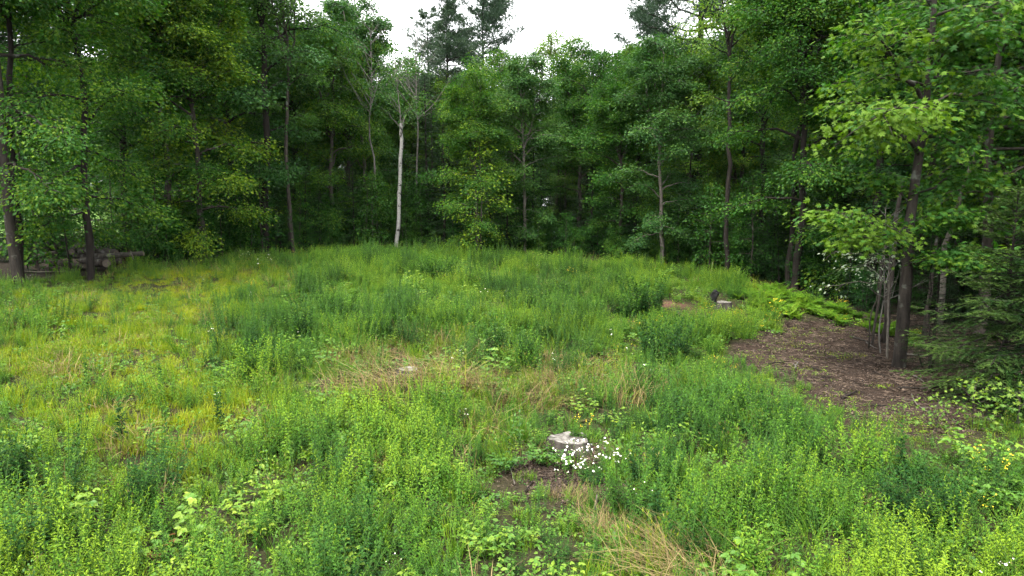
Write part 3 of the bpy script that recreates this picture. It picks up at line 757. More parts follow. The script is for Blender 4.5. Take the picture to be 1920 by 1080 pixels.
# thin stems, the leaning pale trunk and the silvery sapling behind the near maple
def stem(name, pts, r0, r1, mat, label, cat='dead tree'):
    base = np.asarray(pts[0]); rg = np.random.default_rng(int(abs(base[0] * 1000)) + 7)
    k = np.linspace(0, 1, 9); idx = np.linspace(0, 1, len(pts)); q = np.asarray(pts) - base
    pp = np.stack([np.interp(k, idx, q[:, j]) for j in range(3)], -1); pp[1:] += rg.normal(0, r0 * .25, (8, 3))
    mb = MB(); mb.tube(pp, np.linspace(r0, r1, 9), 8, cap=True, wob=.12, rng=rg)
    for i in range(4):                            # stubs of broken branches
        u = rg.integers(3, 8); az = rg.random() * 6.28
        mb.tube(np.array([pp[u], pp[u] + np.array([math.cos(az), math.sin(az), .5]) * (.10 + .2 * rg.random())]), [r1 * .5, r1 * .2], 4)
    return tag(link(name, mb.mesh(name, [M[mat]], True), loc=base), label, cat)
g = at(1660, 18.9); stem('young_tree', [g, P(1668, 540, 18.9), P(1676, 450, 19), P(1690, 340, 19)], .09, .05, 'bark', 'slim trunk just left of the big near maple', 'tree trunk')
g = at(1640, 18.6); stem('young_tree', [g, P(1650, 540, 18.6), P(1662, 440, 18.6)], .04, .02, 'bark', 'thin stem standing left of the slim trunk', 'tree trunk')
g = at(1633, 18.3); stem('young_tree', [g, P(1632, 590, 18.3), P(1645, 560, 18.3), P(1652, 480, 18.3)], .022, .012, 'bark', 'bent twiggy stem at the edge of the ferns', 'tree trunk')
g = at(1735, 19.2); stem('young_tree', [g, P(1742, 560, 19.2), P(1752, 480, 19.2), P(1760, 430, 19.3)], .065, .04, 'bark', 'short greyish trunk between the near maple and the fir', 'tree trunk')
g = at(1765, 20.6); stem('leaning_dead_tree', [g, P(1772, 460, 20.6), P(1790, 400, 20.5), P(1812, 335, 20.4), P(1838, 268, 20.3)], .085, .06, 'palebark', 'broken pale trunk leaning to the right behind the near boughs')
bare('dead_sapling', DEAD[1], at(1655, 17.8) , 'grey twiggy dead sapling beside the big near maple', 0, 1.15)
rg = np.random.default_rng(41); tw, lf = MB(), MB()
sb = at(1668, 17.2)
for tip, nl in [((1552, 478), 26), ((1575, 545), 22), ((1600, 505), 22), ((1620, 480), 18), ((1690, 470), 18), ((1640, 520), 16)]:
    p0 = P(1668, 505 + rg.normal(0, 22), 17.2) - sb; v = P(tip[0], tip[1], 16.8) - sb - p0; L = np.linalg.norm(v); d = v / L; d[2] += .12
    bough(tw, lf, rg, p0, d, L, .009, 6, nl * .30, .075, T_OVATE, droop=.10, sub=.10, flat=.5)
tw.tube(np.array([(0, 0, -.05), P(1666, 560, 17.2) - sb, P(1669, 460, 17.2) - sb]), [.03, .024, .008], 6)
r = bpy.data.objects.new('silvery_sapling', None); COL.objects.link(r); r.location = sb
tag(r, 'sapling with silvery white drooping leaves left of the big near maple', 'sapling')
link('stems', tw.mesh('stems', [M['palebark']], True), r); o = link('crown', lf.mesh('crown', [M['silver']]), r); o['tone'] = .5

# ------------------------------------------------------------------ meadow plants: shapes that are scattered
def proto(mb, mats):
    return mb.mesh('plant', [M[m] for m in mats])

def goldenrod(seed, n=11, r=.26, H=.72, leaf=.095, nl=26, w=1.0, flowers=0):
    g = np.random.default_rng(seed); mb = MB()
    for i in range(n):
        a = g.random() * 6.28; q = r * math.sqrt(g.random())
        b = np.array([q * math.cos(a), q * math.sin(a), -.04]); h = H * (.62 + .5 * g.random())
        ln = np.array([math.cos(a), math.sin(a), 0]) * q * .5 + g.normal(0, .05, 3) * (1, 1, 0)
        st = g.normal(0, .22)
        t = np.linspace(0, 1, 4)[:, None]; pts = b + np.array([0, 0, h]) * t + ln * t ** 2
        mb.tube(pts, [.006, .005, .004, .002], 3, mat=1)
        m = int(nl * h / H); u = .12 + .88 * np.linspace(0, 1, m) + g.normal(0, .01, m)
        az = np.arange(m) * 2.4 + g.random() * 6; p = b + np.array([0, 0, h]) * u[:, None] + ln * (u ** 2)[:, None]
        e = .15 + .75 * u ** 3 + g.normal(0, .18, m)
        d = np.stack([np.cos(az) * np.cos(e), np.sin(az) * np.cos(e), np.sin(e)], -1)
        nn = np.stack([-np.cos(az) * np.sin(e), -np.sin(az) * np.sin(e), np.cos(e)], -1) + g.normal(0, .2, (m, 3))
        L = leaf * (1.15 - .55 * u) * (.8 + .4 * g.random(m))
        mb.place(T_BENT, p, d, nn, np.stack([L, L * w, L * 1.6], -1), np.clip(.02 + .9 * u ** 1.5 + .14 * g.normal(0, 1, m) + st, -.5, 1.5), 0)  # tone rises up the stem: paler tip leaves, plus painted light on the tops
        if flowers:
            for j in range(flowers):
                c = pts[-1] + g.normal(0, .035, 3); disc(mb, c, .016, g, 2, 2)
    return mb

def disc(mb, c, r, g, mat, mat2, n=8, tilt=.5):
    nrm = unit(np.array([0, 0, 1.0]) + g.normal(0, tilt, 3)); u = unit(np.cross(nrm, [1, .3, 0])); v = np.cross(nrm, u)
    a = np.arange(2 * n) * math.pi / n; rr = np.where(np.arange(2 * n) % 2, r * .72, r)
    ring = c + rr[:, None] * (np.cos(a)[:, None] * u + np.sin(a)[:, None] * v) - nrm * r * .12
    mb.add(np.vstack([ring, c]), [(i, (i + 1) % (2 * n), 2 * n) for i in range(2 * n)], .5, mat)
    if mat2 != mat:
        ring = c + r * .34 * (np.cos(a)[:, None] * u + np.sin(a)[:, None] * v)
        mb.add(np.vstack([ring, c + nrm * r * .2]), [(i, (i + 1) % (2 * n), 2 * n) for i in range(2 * n)], .5, mat2)

def tuft(seed, n=60, r=.2, L=.5, lean=.5, w=.011, jl=.5, sag=.45):
    g = np.random.default_rng(seed); mb = MB()
    a = g.random(n) * 6.28; q = r * np.sqrt(g.random(n))
    p = np.stack([q * np.cos(a), q * np.sin(a), np.full(n, -.03)], -1)
    mb.blades(p, a + g.normal(0, .7, n), L * (1 - jl + jl * g.random(n)), lean * g.random(n) * 1.6, w * (.6 + .8 * g.random(n)), g.random(n), 0, sag)
    return mb

def combed(seed, n=150, L=1.0, az=0.0, spread=.45, r=.2, w=.011):
    """long dry grass laid over to one side"""
    g = np.random.default_rng(seed); mb = MB()
    p = np.stack([g.normal(0, r, n), g.normal(0, r, n), np.full(n, -.03)], -1)
    mb.blades(p, az + g.normal(0, spread, n) + (g.random(n) < .2) * g.normal(0, 1.5, n), L * (.25 + .85 * g.random(n)), .35 + 1.2 * g.random(n), w * (.5 + g.random(n)), g.random(n), 0, .5)
    k = n // 5; p = np.stack([g.normal(0, r * 1.4, k), g.normal(0, r * 1.4, k), np.full(k, -.03)], -1)
    mb.blades(p, g.random(k) * 6.28, L * (.3 + .5 * g.random(k)), .9 * g.random(k), np.full(k, w), g.random(k), 1, .5)
    return mb

def bramble(seed, n=7, H=.45, leaf=.10, r=.25, per=5):
    g = np.random.default_rng(seed); mb = MB()
    for i in range(n):
        a = g.random() * 6.28; q = r * math.sqrt(g.random()); b = np.array([q * math.cos(a), q * math.sin(a), -.03])
        h = H * (.5 + .6 * g.random()); o = np.array([math.cos(a), math.sin(a), 0]) * h * (.3 + .3 * g.random())
        t = np.linspace(0, 1, 5)[:, None]; pts = b + np.array([0, 0, h]) * (1.25 * t - .25 * t ** 2) + o * t ** 1.6
        mb.tube(pts, [.006, .005, .004, .003, .002], 3, mat=1)
        for j in range(per):
            u = .35 + .65 * (j + 1) / per; k = min(u, .999) * 4; ki = int(k); c = pts[ki] * (1 - k + ki) + pts[ki + 1] * (k - ki)
            az = a + j * 2.4 + g.normal(0, .4); L = leaf * (.75 + .5 * g.random())
            hd = np.array([math.cos(az), math.sin(az), .15]); e = c + hd * L * .55
            mb.tube(np.array([c, e]), [.002, .0015], 3, mat=1)
            angs = np.array([0, 1.15, -1.15]) + az
            d = np.stack([np.cos(angs), np.sin(angs), np.full(3, -.12)], -1) + g.normal(0, .1, (3, 3))
            mb.place(T_OVATE, np.repeat(e[None], 3, 0), d, np.array([0, 0, 1.0]) + g.normal(0, .28, (3, 3)), np.array([1.1, .9, .9]) * L, np.full(3, g.random()), 0)
    return mb

def fern(seed, n=9, L=.75):
    g = np.random.default_rng(seed); mb = MB()
    for i in range(n):
        a = i * 6.283 / n + g.normal(0, .3); l = L * (.7 + .5 * g.random()); ln = .45 + .35 * g.random()
        m = 16; u = np.linspace(.12, 1, m)
        h = np.array([math.cos(a), math.sin(a), 0]); sd = np.array([-math.sin(a), math.cos(a), 0])
        p = h * (ln * l * u ** 1.5)[:, None]; p[:, 2] = l * (u - .38 * u ** 2.2) - .02
        mb.tube(p[::3], np.linspace(.005, .0015, len(p[::3])), 3)
        pl = l * .26 * np.sin(np.pi * (u * .86 + .12)) ** .8
        tg = unit(np.gradient(p, axis=0))
        for s in (1, -1):
            d = tg * .35 + sd * s + np.array([0, 0, -.12]) + g.normal(0, .06, (m, 3))
            mb.place(T_BENT, p, d, np.array([0, 0, 1.0]) + g.normal(0, .15, (m, 3)), np.stack([pl, pl * 1.15, pl], -1), np.full(m, g.random()), 0)
    return mb

def fleabane(seed, n=3, H=.66, heads=2, hr=.015, r=.13):
    g = np.random.default_rng(seed); mb = MB()
    for i in range(n):
        a = g.random() * 6.28; q = r * math.sqrt(g.random()); b = np.array([q * math.cos(a), q * math.sin(a), -.03]); h = H * (.75 + .35 * g.random())
        tip = b + np.array([g.normal(0, .06), g.normal(0, .06), h])
        mb.tube(np.array([b, (b + tip) / 2 + g.normal(0, .012, 3), tip]), [.004, .003, .002], 3, mat=1)
        m = 7; u = np.linspace(.05, .75, m); az = np.arange(m) * 2.4 + a
        d = np.stack([np.cos(az), np.sin(az), np.full(m, .45)], -1); p = b + (tip - b) * u[:, None]
        mb.place(T_BENT, p, d, np.array([0, 0, 1.0]) + g.normal(0, .2, (m, 3)), np.stack([.08 * (1.2 - u), .07 * (1.2 - u), .08 * (1.2 - u)], -1), g.random(m), 0)
        for j in range(heads):
            c = tip + np.array([g.normal(0, .04), g.normal(0, .04), g.normal(.0, .025)])
            mb.tube(np.array([tip - (0, 0, .06), c]), [.002, .0015], 3, mat=1)
            disc(mb, c, hr * (.8 + .4 * g.random()), g, 2, 3)
    return mb

def lowleaf(seed, n=26, r=.25, leaf=.07, h=.10):
    g = np.random.default_rng(seed); mb = MB()
    a = g.random(n) * 6.28; q = r * np.sqrt(g.random(n)); p = np.stack([q * np.cos(a), q * np.sin(a), h * g.random(n)], -1)
    d = np.stack([np.cos(a * 3), np.sin(a * 3), np.full(n, .2)], -1) + g.normal(0, .2, (n, 3))
    mb.place(T_OVATE, p, d, np.array([0, 0, 1.0]) + g.normal(0, .35, (n, 3)), leaf * (.6 + .8 * g.random(n)), g.random(n), 0)
    return mb

PR = {}
PR['gold'] = [proto(goldenrod(400 + i, *a), ['goldenrod', 'stem']) for i, a in enumerate([(11, .26, .70, .078, 34, 1.7), (13, .30, .58, .070, 32, 1.8), (9, .18, .86, .085, 40, 1.6), (14, .30, .46, .066, 28, 2.0), (8, .24, .78, .062, 50, 1.4)])]
PR['tall'] = [proto(goldenrod(410 + i, *a), ['darkweed', 'stem']) for i, a in enumerate([(13, .30, .92, .085, 40, 1.8), (10, .22, 1.08, .092, 44, 1.7), (9, .36, .85, .072, 46, 1.5)])]
PR['grass'] = [proto(tuft(420 + i, *a), ['grass']) for i, a in enumerate([(70, .24, .42, .5, .012), (60, .22, .52, .45, .012), (80, .28, .34, .7, .012)])]
PR['longgrass'] = [proto(tuft(430 + i, *a), ['grass']) for i, a in enumerate([(46, .16, .80, .75, .014, .5, .55), (40, .14, .95, .9, .014, .5, .55)])]
PR['straw'] = [proto(tuft(440 + i, *a), ['straw']) for i, a in enumerate([(50, .20, .60, .9, .011, .6, .6), (40, .2, .5, 1.1, .011, .6, .55)])]
PR['bramble'] = [proto(bramble(450 + i, *a), ['bramble', 'stem']) for i, a in enumerate([(7, .42, .075), (8, .34, .065), (6, .55, .085)])]
PR['fern'] = [proto(fern(460 + i, 9, l), ['fern']) for i, l in enumerate([.85, .7])]
PR['flea'] = [proto(fleabane(470 + i), ['goldenrod', 'stem', 'petal', 'yellow']) for i in range(2)]
PR['wort'] = [proto(goldenrod(480 + i, 10, .24, .62, .06, 26, 1.2, 3), ['goldenrod', 'stem', 'yellow']) for i in range(2)]
def milkweed(seed, n=4, H=.62, leaf=.082):
    g = np.random.default_rng(seed); mb = MB()
    for i in range(n):
        b = np.array([g.normal(0, .12), g.normal(0, .12), -.03]); h = H * (.6 + .6 * g.random()); tip = b + np.array([g.normal(0, .08), g.normal(0, .08), h])
        mb.tube(np.array([b, (b + tip) / 2 + g.normal(0, .015, 3), tip]), [.007, .006, .003], 3, mat=1)
        for q in range(6):
            u = .25 + .75 * q / 5; c = b + (tip - b) * u; a = q * 1.571 + g.random() * .6; an = np.array([a, a + math.pi])
            d = np.stack([np.cos(an), np.sin(an), np.full(2, .15 + .5 * u)], -1) + g.normal(0, .12, (2, 3))
            mb.place(T_OVATE, np.repeat(c[None], 2, 0), d, np.array([0, 0, 1.0]) + g.normal(0, .2, (2, 3)), leaf * (1.25 - .6 * u) * (.8 + .4 * g.random(2)), g.random(2), 0)
    return mb
def seedgrass(seed, n=26, L=.75):
    g = np.random.default_rng(seed); mb = MB()
    p = np.stack([g.normal(0, .09, n), g.normal(0, .09, n), np.full(n, -.03)], -1); az = g.random(n) * 6.28; Ls = L * (.6 + .5 * g.random(n)); ln = .15 + .5 * g.random(n)
    mb.blades(p, az, Ls, ln, np.full(n, .006), g.random(n), 0, .4)
    tip = p + np.stack([np.cos(az) * ln * Ls * .8, np.sin(az) * ln * Ls * .8, Ls * (.9 - .33 * ln)], -1)
    for q in range(3): mb.place(T_DIA, tip + g.normal(0, .008, (n, 3)), np.stack([np.cos(az) * .5, np.sin(az) * .5, np.full(n, .8)], -1) + g.normal(0, .15, (n, 3)), g.normal(0, 1, (n, 3)), np.stack([np.full(n, .06), np.full(n, .02), np.full(n, .02)], -1), g.random(n), q % 2)
    return mb
PR['milk'] = [proto(milkweed(530 + i), ['bramble', 'stem']) for i in range(3)]
PR['seed'] = [proto(seedgrass(540 + i), ['grass', 'straw']) for i in range(2)]
PR['low'] = [proto(lowleaf(490 + i), ['bramble']) for i in range(2)]
PR['dead'] = [proto(lowleaf(495 + i, 22, .3, .075, .035), ['brownleaf']) for i in range(3)]

def scatter(name, kindname, pts, tone, scl, label, cat, seed, tilt=.10):
    """one object of uncountable ground cover: a cloud of points with a plant on each"""
    g = np.random.default_rng(seed); n = len(pts)
    me = bpy.data.meshes.new(name); me.vertices.add(n); me.vertices.foreach_set('co', pts.astype(np.float32).ravel())
    layers = PR[kindname] if isinstance(PR[kindname][0], (list, tuple)) else [PR[kindname]]
    protos = layers[0]; colls = []
    for q, ly in enumerate(layers):
        coll = bpy.data.collections.new('%s_plants_%d' % (name, q)); colls.append(coll)
        for i, m in enumerate(ly):
            o = bpy.data.objects.new('%s_plant_%d_%02d' % (name, q, i), m); coll.objects.link(o)
    rot = np.stack([g.normal(0, tilt, n), g.normal(0, tilt, n), g.random(n) * 6.28], -1)
    for nm, ty, v in (('turn', 'FLOAT_VECTOR', rot), ('size', 'FLOAT', scl * (.5 + .6 * g.random(n) ** 1.4)), ('tone', 'FLOAT', tone), ('pick', 'INT', g.integers(0, len(protos), n))):
        a = me.attributes.new(nm, ty, 'POINT')
        a.data.foreach_set('vector' if ty == 'FLOAT_VECTOR' else 'value', np.asarray(v, np.int32 if ty == 'INT' else np.float32).ravel())
    o = link(name, me)
    ng = bpy.data.node_groups.new(name, 'GeometryNodeTree')
    ng.interface.new_socket('Geometry', in_out='INPUT', socket_type='NodeSocketGeometry'); ng.interface.new_socket('Geometry', in_out='OUTPUT', socket_type='NodeSocketGeometry')
    N, Lk = ng.nodes, ng.links
    gi, go, jn = N.new('NodeGroupInput'), N.new('NodeGroupOutput'), N.new('GeometryNodeJoinGeometry')
    def na(nm, ty):
        a = N.new('GeometryNodeInputNamedAttribute'); a.data_type = ty; a.inputs['Name'].default_value = nm; return a.outputs['Attribute']
    pk, tn, sz = na('pick', 'INT'), na('turn', 'FLOAT_VECTOR'), na('size', 'FLOAT')
    for coll in colls:
        ip, ci = N.new('GeometryNodeInstanceOnPoints'), N.new('GeometryNodeCollectionInfo')
        ci.inputs['Collection'].default_value = coll; ci.inputs['Separate Children'].default_value = True; ci.inputs['Reset Children'].default_value = True
        ip.inputs['Pick Instance'].default_value = True
        Lk.new(gi.outputs[0], ip.inputs['Points']); Lk.new(ci.outputs[0], ip.inputs['Instance'])
        Lk.new(pk, ip.inputs['Instance Index']); Lk.new(tn, ip.inputs['Rotation']); Lk.new(sz, ip.inputs['Scale'])
        Lk.new(ip.outputs[0], jn.inputs[0])
    Lk.new(jn.outputs[0], go.inputs[0])
    md = o.modifiers.new('scatter', 'NODES'); md.node_group = ng
    return tag(o, label, cat, kind='stuff')

# candidate spots over the meadow, thinned with distance
def spots_on(per_m2, seed, far_thin=1.0, poly=FIELD, jit=.5, ymin=5.0, ymax=37):
    g = np.random.default_rng(seed)
    n = int(per_m2 * 56 * (ymax - ymin))
    x = g.random(n) * 56 - 31; y = ymin + g.random(n) * (ymax - ymin)
    keep = np.abs(x) < .80 * y + 3.0
    keep &= g.random(n) < np.where(y > 18, far_thin + (1 - far_thin) * np.clip((37 - y) / 19, 0, 1), 1)
    x, y = x[keep], y[keep]
    k = inpoly(x + (vnoise(x, y, .5, 8) - .5) * jit * 2, y + (vnoise(x, y, .5, 9) - .5) * jit * 2, poly)
    x, y = x[k], y[k]
    return x, y
def zone(x, y, pts, soft=.8):
    """1 inside a patch given by pixels of its outline on the ground, fading at its rim"""
    poly = [tuple(G(*p)) for p in pts]
    k = np.zeros(len(x))
    for a in range(6):
        o = np.array([math.cos(a * 1.047), math.sin(a * 1.047)]) * soft
        k += inpoly(x + o[0], y + o[1], poly)
    return k / 6
OPEN = [((1050, 895), .85, .55), ((1262, 578), 1.2, 1.3), ((1168, 584), .6, .9), ((1356, 574), .5, 1.0), ((768, 702), .5, .8), ((1600, 880), .5, .7), ((1345, 562), .5, .9)]
def clear(x, y):
    """how bare the spot is: the stump mound, the red soil, flattened places"""
    b = np.zeros(len(x))
    for q, rx, ry in OPEN: b = np.maximum(b, .93 * blob(x, y, G(*q), rx, ry))
    return b
RIM = np.array([G(*p)[:2] for p in [(1385, 690), (1470, 722), (1525, 748), (1562, 788), (1625, 828), (1700, 850), (1790, 848), (1920, 850)]])
def lowness(x, y):
    """weeds are short round the bare places"""
    b = np.zeros(len(x))
    for q, rx, ry in OPEN:
        c = G(*q); b = np.maximum(b, blob(x, y, c - np.array([0, ry * 1.1, 0]), rx * 1.25, ry * 1.6))
    d = np.min(np.hypot(x[:, None] - RIM[None, :, 0], y[:, None] - RIM[None, :, 1]), 1)
    c = at(190, 22.5); b = np.maximum(b, .8 * blob(x, y, c, 3.2, 2.2))
    return 1 - .55 * np.maximum(b, np.clip(1.25 - d / 1.3, 0, 1))
YEL = [(0, 575), (150, 545), (320, 508), (520, 505), (560, 535), (470, 560), (430, 620), (440, 690), (560, 760), (640, 830), (520, 870), (300, 860), (200, 900), (0, 850)]
STR = [(640, 670), (700, 640), (820, 640), (1000, 670), (1230, 690), (1230, 750), (1000, 760), (860, 760), (700, 720)]
BLU = [(1260, 820), (1480, 770), (1600, 830), (1740, 850), (1800, 960), (1720, 1080), (1300, 1080), (1250, 960)]
CEN = [(440, 640), (520, 545), (620, 500), (800, 480), (1150, 520), (1300, 600), (1330, 660), (1000, 660), (700, 640), (560, 730), (500, 720)]
FRN = [(1395, 560), (1450, 528), (1600, 565), (1720, 598), (1800, 625), (1700, 652), (1560, 612), (1480, 612), (1410, 596)]
RLO = [(1640, 790), (1920, 840), (1920, 990), (1780, 960), (1700, 880)]

def sow(name, kindname, per, seed, prob, tone, scl, label, cat, far=1.0, tilt=.15, lift=0.0):
    x, y = spots_on(per, seed, far)
    g = np.random.default_rng(seed + 1)
    Zs = {'yel': zone(x, y, YEL, 1.2), 'str': zone(x, y, STR, .5), 'blu': zone(x, y, BLU, .6), 'cen': zone(x, y, CEN, 1.0), 'frn': zone(x, y, FRN, .4), 'rlo': zone(x, y, RLO, .5),
          'n': vnoise(x, y, 1.7, seed), 'n2': vnoise(x, y, .6, seed + 3), 'nt': vnoise(x, y, 2.6, seed + 5), 'bare': clear(x, y), 'y': y, 'x': x}
    k = g.random(len(x)) < prob(Zs) * (1 - (.45 if kindname == 'low' else 1.0) * Zs['bare'])
    Zk = {a: b[k] for a, b in Zs.items()}
    x, y = x[k], y[k]
    t = np.clip(tone(Zk) + g.normal(0, .07, len(x)), 0, 1); s = scl(Zk) * lowness(x, y)
    pts = np.stack([x, y, height(x, y) + lift], -1)
    return scatter(name, kindname, pts, t, s, label, cat, seed, tilt)

sow('meadow_grass', 'grass', 15, 600, lambda z: .20 + .80 * z['yel'] - .1 * z['blu'] - .15 * z['frn'] + .12 * (z['n'] > .6), lambda z: .36 + .46 * z['yel'] + .34 * (z['nt'] - .5),
    lambda z: .85 + .35 * (z['n'] - .5) - .1 * z['yel'], 'fine yellow-green grass covering the clearing', 'grass')
sow('goldenrod_growth', 'gold', 13, 620, lambda z: np.clip(.85 - .74 * z['yel'] - .80 * z['str'] - .9 * z['frn'] - .45 * z['rlo'] + .5 * (z['n'] - .5), .06, 1), lambda z: .50 + .7 * (z['nt'] - .5) + .2 * z['yel'] - .12 * z['blu'] + .5 * (z['n2'] - .5) + .12 * np.clip((z['y'] - 22) / 6, 0, 1),
    lambda z: .84 + .8 * (z['n'] - .5) + .16 * z['blu'] - .2 * z['yel'], 'leafy goldenrod stems growing all over the meadow', 'goldenrod')
sow('tall_goldenrod_growth', 'tall', 4.5, 640, lambda z: np.clip(.55 * z['blu'] * (.3 + (z['n'] > .42)) + .95 * z['cen'] * (z['n'] > .60) + .5 * (z['n'] > .72) - .25 * z['yel'], 0, 1), lambda z: .36 + .5 * (z['nt'] - .5),
    lambda z: 1.02 + .3 * (z['n2'] - .5), 'taller dark green stems standing in patches of the meadow', 'goldenrod')
sow('long_grass', 'longgrass', 3.0, 660, lambda z: .22 + .5 * z['str'] + .35 * z['blu'] - .2 * z['frn'], lambda z: .30 + .3 * (z['nt'] - .5) + .15 * z['str'],
    lambda z: .78 + .3 * (z['n'] - .5), 'long arching green grass blades among the goldenrod', 'grass')
sow('dry_grass', 'straw', 5.0, 680, lambda z: np.clip(1.0 * z['str'] * (z['n'] > .3) + .14 * z['yel'] + .07, 0, 1), lambda z: .45 + .3 * (z['nt'] - .5), lambda z: 1.25 + .4 * (z['n2'] - .5),
    'straw-coloured dry grass lying through the middle of the meadow', 'dry grass')
sow('bramble_growth', 'bramble', 4.5, 700, lambda z: np.clip(.18 + .5 * z['rlo'] + .42 * z['cen'] * (z['n2'] > .45) + .6 * (z['n'] > .66) - .6 * z['yel'] - .8 * z['frn'], .02, 1), lambda z: .52 + .5 * (z['nt'] - .5), lambda z: .85 + .4 * (z['n2'] - .5),
    'low bramble leaves spread between the taller weeds', 'brambles')
sow('fern_bank', 'fern', 12, 720, lambda z: z['frn'], lambda z: .5 + .5 * (z['nt'] - .5), lambda z: .78 + .3 * (z['n2'] - .5), 'bank of bright ferns behind the bare patch at right', 'ferns')
sow('white_wildflowers', 'flea', 1.0, 740, lambda z: np.clip(.03 + .22 * z['yel'] * (z['n'] > .5) + .05 * (z['n'] > .65), 0, 1), lambda z: .5 + 0 * z['n'], lambda z: 1.0 + .3 * (z['n2'] - .5), 'white wildflowers dotted through the meadow', 'wildflowers')
sow('yellow_wildflowers', 'wort', 1.2, 760, lambda z: np.clip(.5 * z['rlo'] + .55 * ((z['x'] > 3) & (z['y'] > 15) & (z['y'] < 23)) + .05 * (z['n'] > .6), 0, 1), lambda z: .7 + 0 * z['n'], lambda z: .95 + .2 * (z['n2'] - .5), 'yellow-flowered weeds mostly on the right of the meadow', 'wildflowers')
sow('milkweed_growth', 'milk', 3.0, 770, lambda z: np.clip(.15 + .35 * (z['n'] > .58) - .25 * z['yel'] - .5 * z['frn'], .03, 1), lambda z: .36 + .6 * (z['nt'] - .5), lambda z: .95 + .5 * (z['n2'] - .5), 'broad-leaved upright weeds scattered through the meadow', 'weeds', tilt=.16)
sow('seeding_grass', 'seed', 3.0, 775, lambda z: np.clip(.15 + .5 * z['yel'] + .4 * z['str'], 0, 1), lambda z: .5 + .3 * (z['nt'] - .5), lambda z: .95 + .4 * (z['n2'] - .5), 'thin grass stalks with pale seed heads', 'grass', tilt=.16)
sow('ground_leaves', 'low', 14, 780, lambda z: .7 + 0 * z['n'], lambda z: .42 + .4 * (z['nt'] - .5), lambda z: 1.0 + .3 * (z['n2'] - .5), 'small leaves covering the soil under the weeds', 'ground cover')

# ------------------------------------------------------------------ the wood farther back and its shaded undergrowth
WOODK = MAPLE + [SPRUCE[0], SPRUCE[1]]
PR['wood'] = [[k[2] for k in WOODK], [k[0] for k in WOODK]]
UNDK = (SPRUCE[2], SAPL[0], SPRUCE[2], SPRUCE[0])
PR['under'] = [[k[2] for k in UNDK], [k[0] for k in UNDK]]
g = np.random.default_rng(900)
def inlawn(x, y): return inpoly(x, y, [(-75, 40), (-21, 40), (-13, 52), (-10, 68), (-16, 84), (-95, 86)])
x, y = g.random(760) * 150 - 80, 54 + g.random(760) * 60
x2, y2 = np.r_[g.random(70) * 26 + 19, -22 - g.random(40) * 24], np.r_[4 + g.random(70) * 44, 2 + g.random(40) * 34]  # wood carried on out of view at both sides, added to block low sky light
x, y = np.r_[x, x2], np.r_[y, y2]
x, y = np.r_[x, g.random(80) * 90 - 108], np.r_[y, 86 + g.random(80) * 16]
kp = ~inlawn(x, y) & ((y > 84) | (np.abs(x) < .86 * y + 6) | (y < 50)) & (np.abs(x) > np.where(y < 50, .78 * y + 4, 0))
x, y = x[kp], y[kp]
ht = np.where(y > 52, np.interp(x / y, [-.5, -.36, -.27, -.2, -.1, 0, .04, .12, .3, .5], [1.15, 1.0, .86, .82, .80, .78, .74, .80, .92, 1.1]) * (.85 + .006 * (y - 50)), .95)
scatter('distant_wood', 'wood', np.stack([x, y, height(x, y)], -1), .32 + .14 * g.random(len(x)), ht, 'mass of trees of the wood seen beyond the nearer ones and carried on unseen at both sides', 'wood', 901, .02)
n = 4200
x, y = g.random(n) * 62 - 26, 17 + g.random(n) * 40
inside = inpoly(x, y, [(p[0] * 1.045, p[1] * 1.045) for p in FIELD]) | inpoly(x, y, DIRT)
kp = ~inside & ~inlawn(x, y) & (np.abs(x) < .85 * y + 3) & (g.random(n) < np.where(x / y < -.45, .28, .55)) & ~((x > 4) & (y < 22.5) & (x < 13.5)) & ~((x > 8) & (y < 21.5))
kp &= ~((x / y < -.44) & (y < 30) & (g.random(n) < .45))
x, y = x[kp], y[kp]
xb, yb = g.random(700) * 90 - 98, 52 + g.random(700) * 46
kb = ~inlawn(xb, yb)
x, y = np.r_[x, xb[kb]], np.r_[y, yb[kb]]
scatter('undergrowth', 'under', np.stack([x, y, height(x, y)], -1), .0 + .22 * g.random(len(x)), (.30 + .42 * g.random(len(x))) * np.where((y > 52) & (x < -6), 1.6, 1), 'shaded saplings and little evergreens crowding the floor of the wood', 'undergrowth', 903, .05)  # low tone: dark conifers, with the canopy's shade also put into leaf colour

PR['edge'] = [[k[2] for k in SAPL], [k[0] for k in SAPL]]
n = 230
e = np.array([at(p, d)[:2] for p, d in [(250, 26.2), (400, 30.3), (600, 34.6), (742, 36.3), (900, 36.2), (1000, 36), (1240, 33.3), (1360, 31.2), (1490, 27.8), (1580, 25.2)]])
t = g.random(n) * (len(e) - 1); i = t.astype(int); f = (t - i)[:, None]; q = e[i] * (1 - f) + e[i + 1] * f
q = q * (1 + g.random(n) * .09)[:, None]
scatter('edge_saplings', 'edge', np.stack([q[:, 0], q[:, 1], height(q[:, 0], q[:, 1])], -1), .12 + .38 * g.random(n), .34 + .55 * g.random(n) ** 1.5, 'leafy saplings crowding the foot of the tree wall', 'saplings', 905, .06)  # toned above the undergrowth: stronger light at the edge put into leaf colour

